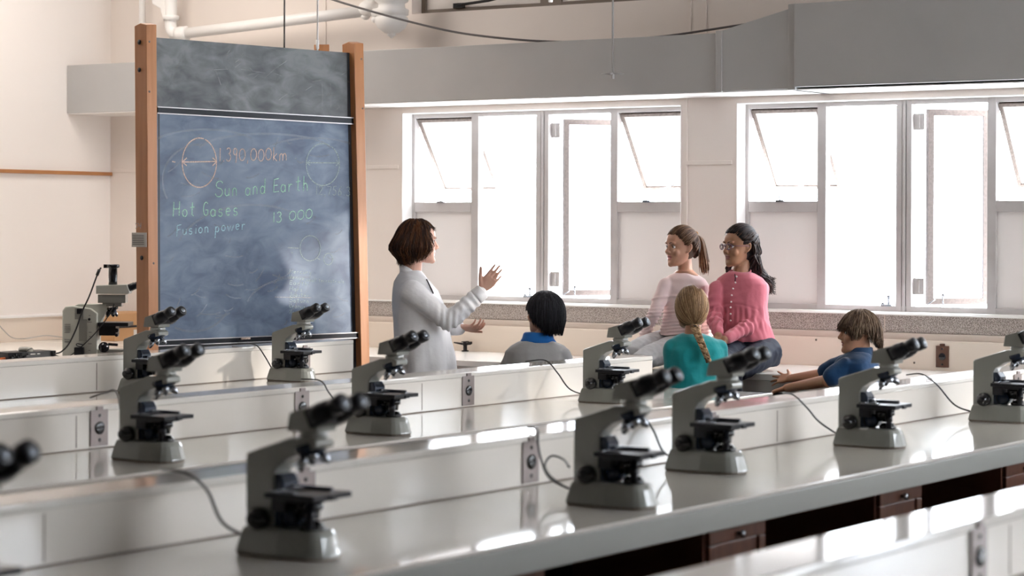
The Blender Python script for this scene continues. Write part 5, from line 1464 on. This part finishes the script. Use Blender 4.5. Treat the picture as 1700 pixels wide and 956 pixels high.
for i in range(150):
    a0, r0 = rr.uniform(0, 6.28), math.sqrt(rr.random()); o1 = RT * math.cos(a0) * r0 + FW * math.sin(a0) * r0
    tip = K(1172 - 4 * rr.random(), 448 + rr.uniform(-22, 10), .10)
    pt.append([p - O_ for p in spline([tieP + o1 * .006, K(1163, 398, .06) + o1 * .016, K(1167, 420, .08) + o1 * .024, tip * .4 + K(1169, 440, .08) * .6 + o1 * .026, tip + o1 * .018], 5)])
strands('ponytail', pt, [hn1, hn2], root, .0026)
MB().tube([tieP - O_ + RT * .012 * math.cos(t) + UP * .013 * math.sin(t) for t in np.linspace(0, 6.283, 16)], .0045, 6).build('hair_tie', M['card'], root)
hd.extras(root, hn1, O_, SK['rosy'])

# ================= girl in pink with glasses =================
D5 = 12.35
K = lambda x, y, d=0.0: pd(x, y, D5 + d)
a_ = math.radians(30); F = -RT * math.cos(a_) - FW * math.sin(a_)
hd = Head(K(1228, 409), F, UP - F * .04, .95); Rr = hd.R
b_a = math.radians(62); BFd = -RT * math.cos(b_a) - FW * math.sin(b_a); BRt = np.cross(BFd, UP)
hipP = py(1252, 583, 10.93)
root = person('girl with glasses and long dark hair in a bright pink blouse, sitting on the counter', (hipP[0], hipP[1], .87)); O_ = np.array(root.location); T5 = root
shL, elL, wrL = K(1189, 478, -.02), K(1185, 525, -.06), K(1193, 558, -.22)
shR, elR, wrR = K(1263, 480, -.0), K(1248, 539, -.10), K(1203, 564, -.26)
hips = [hipP + BRt * .075, hipP - BRt * .075]; kn1, kn2 = py(1192, 604, 10.47), py(1215, 618, 10.45)
kns = [kn1, kn2]; ans = [V(k_[0], k_[1], .47) + BFd * .02 for k_ in kns]
def f_body(mb):
    hd.prims(mb, K(1228, 458), .042)
    shell(mb, [(K(1228, 452), BFd * .045, BRt * .045), (K(1229, 466), BFd * .06, BRt * .11), (K(1229, 500), BFd * .075, BRt * .12), (K(1233, 540), BFd * .08, BRt * .11), (hipP + V(0, 0, .04), BFd * .09, BRt * .12), (hipP - V(0, 0, .04), BFd * .08, BRt * .11)])
    sphere_chain(mb, [shL, elL, wrL], [.038, .031, .023]); sphere_chain(mb, [shR, elR, wrR], [.038, .031, .023])
    hand(mb, wrL, -FW * .8 - UP * .5 + RT * .1, UP - FW * .5, 1, .82, curl=(.5,) * 4, spread=.08); hand(mb, wrR, -RT * .6 - FW * .5 - UP * .35, UP - FW * .6, 1, .85, curl=(.45,) * 4, spread=.08)
    for h_, k_, an in zip(hips, kns, ans): sphere_chain(mb, [h_, k_, an], [.065, .048, .035]); foot(mb, an, BFd, .88)
make_body(root, f_body, hd, 'tan_', .0040)
def f_top(mb):
    shell(mb, [(K(1228, 451), BFd * .052, BRt * .058), (K(1228, 455), BFd * .070, BRt * .085), (K(1229, 462), BFd * .084, BRt * .122), (K(1230, 472), BFd * .096, BRt * .148), (K(1230, 484), BFd * .102, BRt * .150), (K(1230, 500), BFd * .108, BRt * .145), (K(1234, 530), BFd * .116, BRt * .135), (K(1240, 552), BFd * .125, BRt * .138), (K(1243, 566), BFd * .128, BRt * .142)])
    sphere_chain(mb, [shL, elL, elL * .12 + wrL * .88], [.042, .041, .031], 16); sphere_chain(mb, [shR, elR, elR * .10 + wrR * .90], [.046, .042, .031], 16)
def folds5(v, nr):
    z = v[:, 2]; d = (v - K(1230, 500)) @ BRt; f_ = (v - K(1230, 500)) @ BFd
    w_ = np.clip((K(0, 500)[2] - z) / .03, 0, 1) * np.exp(-((z - K(0, 518)[2]) / .07) ** 2) * (f_ > .03)
    e = v - elR; ax_ = (wrR - elR) / np.linalg.norm(wrR - elR); cr1 = .005 * np.sin((e @ ax_) * 170) * np.exp(-(np.linalg.norm(e - ax_ * .05, axis=1) / .09) ** 2)
    e = v - elL; ax_ = (wrL - shL) / np.linalg.norm(wrL - shL); cr2 = .0045 * np.sin((e @ ax_) * 150) * np.exp(-(np.linalg.norm(e, axis=1) / .11) ** 2)
    return v + nr * (.004 * np.sin(d * 210) * w_ + cr1 + cr2 - .004 * np.exp(-((z - K(0, 499)[2] + d * d * 2) / .005) ** 2) * (f_ > .04) * (np.abs(d) < .13))[:, None]
M['pink'] = cloth('pink_cotton', (.60, .17, .21), (.54, .14, .18), (24, .3)); top = make_cloth(root, 'pink_blouse', f_top, M['pink'], .0055, 3, .0032, 11, (1, 1, .7), 6.0, folds5)
nb = MB(); nb.tube([K(1228, 452.5) - O_ + BRt * .060 * math.sin(t) + BFd * (.054 * math.cos(t)) + UP * (-.016 * math.cos(t) + .004) for t in np.linspace(.25, 6.03, 30)], .005, 8); nb.build('neckband', M['pink'], top)
for x, y in ((1223, 459), (1221, 469), (1217, 479), (1215, 490), (1214, 501), (1213, 510), (1213, 521), (1213, 532)):
    c, nn_ = snap(top, x, y)
    MB().lathe(c, nn_, [(-.003, .0045), (.0025, .0045), (.0035, .003), (.0036, .0005)], 10).build('button', M['button'], top)
MB().tube([snap(top, x, y)[0] for x, y in ((1220, 455), (1220.5, 458), (1221, 462), (1220.5, 467))], .0032, 6).build('placket_opening', M['specs_dk'], top)
M['navy'] = mat('navy_jeans', (.010, .013, .026), .7, spec=.2, vary=(9, (.022, .028, .045), .6), bump=(30, .3))
make_cloth(root, 'jeans', lambda mb: (shell(mb, [(K(1243, 560), BFd * .105, BRt * .12), (hipP + V(0, 0, .03), BFd * .12, BRt * .14), (hipP - V(0, 0, .02), BFd * .125, BRt * .15), (hipP - V(0, 0, .078), BFd * .11, BRt * .13)]), [sphere_chain(mb, [h_, h_ * .5 + k_ * .5, k_, an], [.080, .074, .060, .048], 18) for h_, k_, an in zip(hips, kns, ans)]), M['navy'], .007, 3, .0028, 12, (1, 1, 1.5))
for an in ans:
    mb = MB(); foot(mb, an - V(0, 0, .002), BFd, .95); mb.v = [tuple(np.array(p) - O_) for p in mb.v]; mb.build('shoe', M['shoe'], root)
hd1, hd2 = hair_mat('hair_dark', (.010, .007, .008), (.022, .014, .014), .3), hair_mat('hair_dark_brown', (.028, .017, .015), (.075, .045, .035), .3)
clip_d = V(0, -.85, .50); clip_d /= np.linalg.norm(clip_d); st_ = []
def hl5(th):
    t = abs(th); return .64 if t < .6 else (.64 - (t - .6) / .75 * .62 if t < 1.35 else .02 + .15 * math.exp(-((t - 1.62) / .15) ** 2))
for i in range(520):
    th = rr.uniform(-math.pi, math.pi); st_.append(V(math.sin(th), math.cos(th), hl5(th) + (abs(rr.gauss(0, .6)) if rr.random() < .7 else rr.uniform(0, .08))))
keep = lambda d: (d[2] / max(1e-3, math.hypot(d[0], d[1])) - hl5(math.atan2(d[0], d[1]))) if d[1] > -.25 else 1
strands('hair', slerp_paths(hd, st_, clip_d, .0875, .1075, .1195, -.010, O_, 7, .005), [hd1, hd2], root, .0024, capdir(hd, keep, .087, .107, .119, -.010, O_))
lt = []
for i in range(420):
    q = rr.uniform(-1, 1); u0 = rr.uniform(-.02, .06); az = math.pi - q * 1.35
    s0 = hd.P(.082 * math.sin(az), .100 * math.cos(az) - .012, u0); s1 = hd.P(.088 * math.sin(az), .112 * math.cos(az) - .012, -.05)
    near = max(0, math.sin(az) * (1 if (hd.R @ FW) < 0 else -1))
    s2 = K(1252 + rr.uniform(-10, 14), 446 + rr.uniform(-4, 6), .05 + rr.uniform(-.05, .06)); s3 = K(1266 + rr.uniform(-12, 12), 464 + rr.uniform(-6, 8), .11 + rr.uniform(-.04, .04)); s4 = K(1279 + rr.uniform(-8, 9), 480 + rr.uniform(-20, 10), .12 + rr.uniform(-.03, .03))
    if rr.random() < .12: s2, s3, s4 = K(1212 + rr.uniform(-4, 6), 440, .09), K(1210 + rr.uniform(-4, 4), 452, .12), K(1210, 465, .13)
    P = spline([s0, s1, s2, s3, s4], 5); ph = rr.uniform(0, 6.28)
    lt.append([p + (RT * math.sin(i_ * .8 + ph) + UP * math.cos(i_ * .7 + ph) * .5) * .004 * (i_ / len(P)) - O_ for i_, p in enumerate(P)])
strands('long_hair', lt, [hd1, hd2], root, .0030)
MB().tube([hd.P(.03, -.106, .066) - O_, hd.P(.0, -.120, .062) - O_, hd.P(-.03, -.106, .066) - O_], .004, 6).build('hair_clip', M['chrome'], root)
M['specs'] = mat('spectacle_frame', (.16, .07, .12), .3)
gl = MB()
for q in (-1, 1):
    c = hd.P(q * .033, .101, -.002); gl.tube([c + hd.R * .024 * math.cos(t) * hd.k + hd.U * .0165 * math.sin(t) * hd.k - hd.F * .004 * math.cos(t) * q - O_ for t in np.linspace(0, 6.283, 26)], .0019, 6)
    gl.tube([hd.P(q * .057, .097, .004) - O_, hd.P(q * .075, .05, .004) - O_, hd.P(q * .080, -.004, .004) - O_, hd.P(q * .082, -.016, -.012) - O_], .0019, 6)
gl.tube([hd.P(-.010, .103, .002) - O_, hd.P(0, .105, .005) - O_, hd.P(.010, .103, .002) - O_], .0019, 6)
go = gl.build('spectacles', M['specs'], root)
for q in (-1, 1):
    c = hd.P(q * .033, .101, -.002) - O_; MB().lathe(c, hd.F, [(-.0008, .0150), (.0008, .0150), (.0009, .001)], 22).build('lens', M['glass'], go)
hd.extras(root, hd1, O_, SK['tan_'])

# ================= boy in blue =================
D6 = 11.36
K = lambda x, y, d=0.0: pd(x, y, D6 + d)
a_ = math.radians(3); F = -RT * math.cos(a_) - FW * math.sin(a_)
hd = Head(K(1424, 552), F, UP + F * .06, .89); Rr = hd.R
b_a = math.radians(-25); BFd = -RT * math.cos(b_a) - FW * math.sin(b_a); BRt = np.cross(BFd, UP)
root = person('boy with shaggy light brown hair in a dark blue shirt, arms stretched out', (K(1440, 640)[0], K(1440, 640)[1], 0)); O_ = np.array(root.location); T6 = root
handF = py(1312, 628, 10.60); handN = py(1306, 644, 10.48)
shN, elN = K(1404, 608, -.08), K(1373, 632, -.10)
shF, elF = K(1404, 602, .16), K(1362, 622, .20)
lean = K(1436, 640); hipb = K(1462, 700); seat = hipb[2] - .09
def f_body(mb):
    hd.prims(mb, K(1428, 591), .044)
    shell(mb, [(K(1427, 585), BFd * .045, BRt * .045), (K(1425, 598), BFd * .07, BRt * .11), (K(1434, 630), BFd * .085, BRt * .12), (K(1448, 680), BFd * .085, BRt * .11), (V(hipb[0], hipb[1], seat + .10), BFd * .1, BRt * .12), (V(hipb[0], hipb[1], seat + .02), BFd * .09, BRt * .10)])
    sphere_chain(mb, [shN, elN, handN], [.038, .032, .021]); sphere_chain(mb, [shF, elF, handF], [.038, .031, .021])
    hand(mb, handF, py(1284, 628, 10.64) - handF, -FW * .8 + UP * .6, 1 if True else -1, .88, curl=(-.02, .0, .05, .1), spread=.30, thumb=(.9, .5), rw=.022)
    hand(mb, handN, -RT + FW * .3 - UP * .3, UP, 1, .85, curl=(.5,) * 4)
    seated(mb, K, None, None, BFd, BRt, seat, hipb, .95)
make_body(root, f_body, hd, 'warm', .0042, .003)
def f_top(mb):
    shell(mb, [(K(1428, 583), BFd * .054, BRt * .056), (K(1427, 588), BFd * .072, BRt * .082), (K(1424, 594), BFd * .092, BRt * .112), (K(1424, 602), BFd * .108, BRt * .136), (K(1428, 612), BFd * .114, BRt * .146), (K(1438, 640), BFd * .112, BRt * .150), (K(1450, 680), BFd * .112, BRt * .140), (V(hipb[0], hipb[1], seat + .06), BFd * .12, BRt * .14)])
    for s_, e_ in ((shN, elN), (shF, elF)): sphere_chain(mb, [s_, s_ * .25 + e_ * .75], [.045, .048], 18)
M['blue'] = cloth('dark_blue_cotton', (.006, .040, .105), (.005, .030, .085)); top = make_cloth(root, 'blue_shirt', f_top, M['blue'], .006, 3, .004, 10, (1, 1, .8), 8.0)
co = MB(); shell(co, [(K(1430, 576, 0) , BFd * .050, BRt * .052), (K(1430, 577, 0), BFd * .056, BRt * .058), (K(1428, 586, 0), BFd * .064, BRt * .066), (K(1427, 591, 0), BFd * .080, BRt * .085)], 26, 2.1); co.v = [tuple(np.array(p) - O_) for p in co.v]
co.build('collar', M['blue'], top)
make_cloth(root, 'trousers', lambda mb: (seated(mb, K, None, None, BFd, BRt, seat, hipb, .95, True, .012), shell(mb, [(V(hipb[0], hipb[1], seat + .09), BFd * .11, BRt * .14), (V(hipb[0], hipb[1], seat + .03), BFd * .11, BRt * .14), (V(hipb[0], hipb[1], seat + .008), BFd * .09, BRt * .12)])), M['trouser_dk'], .01, 3, .003)
hs1, hs2 = hair_mat('hair_sandy', (.045, .026, .017), (.11, .066, .04)), hair_mat('hair_sandy_light', (.15, .095, .06), (.30, .21, .14))
def eu(th):
    t = abs((th + math.pi) % (2 * math.pi) - math.pi)
    return .022 - .012 * math.sin(t * 6) if t < .75 else (.01 - (t - .75) / .35 * .045 if t < 1.1 else (-.035 + .035 * math.exp(-((t - 1.66) / .20) ** 2) if t < 1.9 else -.035 - (t - 1.9) * .050))
def fl6(th, t, rr):
    k_ = max(0, t - .7) / .3
    return (hd.R * math.sin(th) + hd.F * math.cos(th)) * .010 * k_ * rr.uniform(-1, 1.2)
wd6 = lambda u: 1.10 - .5 * max(0, -u - .02)
strands('hair', bob_paths(hd, 900, eu, .081, .101, .124, -.014, wd6, O_, wave=.006, flick=fl6, seed=14, top=.122, grow=.009), [hs1, hs2], root, .0022,
        capgrid(hd, .081, .099, .120, -.014, lambda th: eu(th) + .012, wide=wd6, O_=O_))
hd.extras(root, hs1, O_, SK['warm'])
stool(hipb, seat - .015, 'round lab stool under the boy in the dark blue shirt')
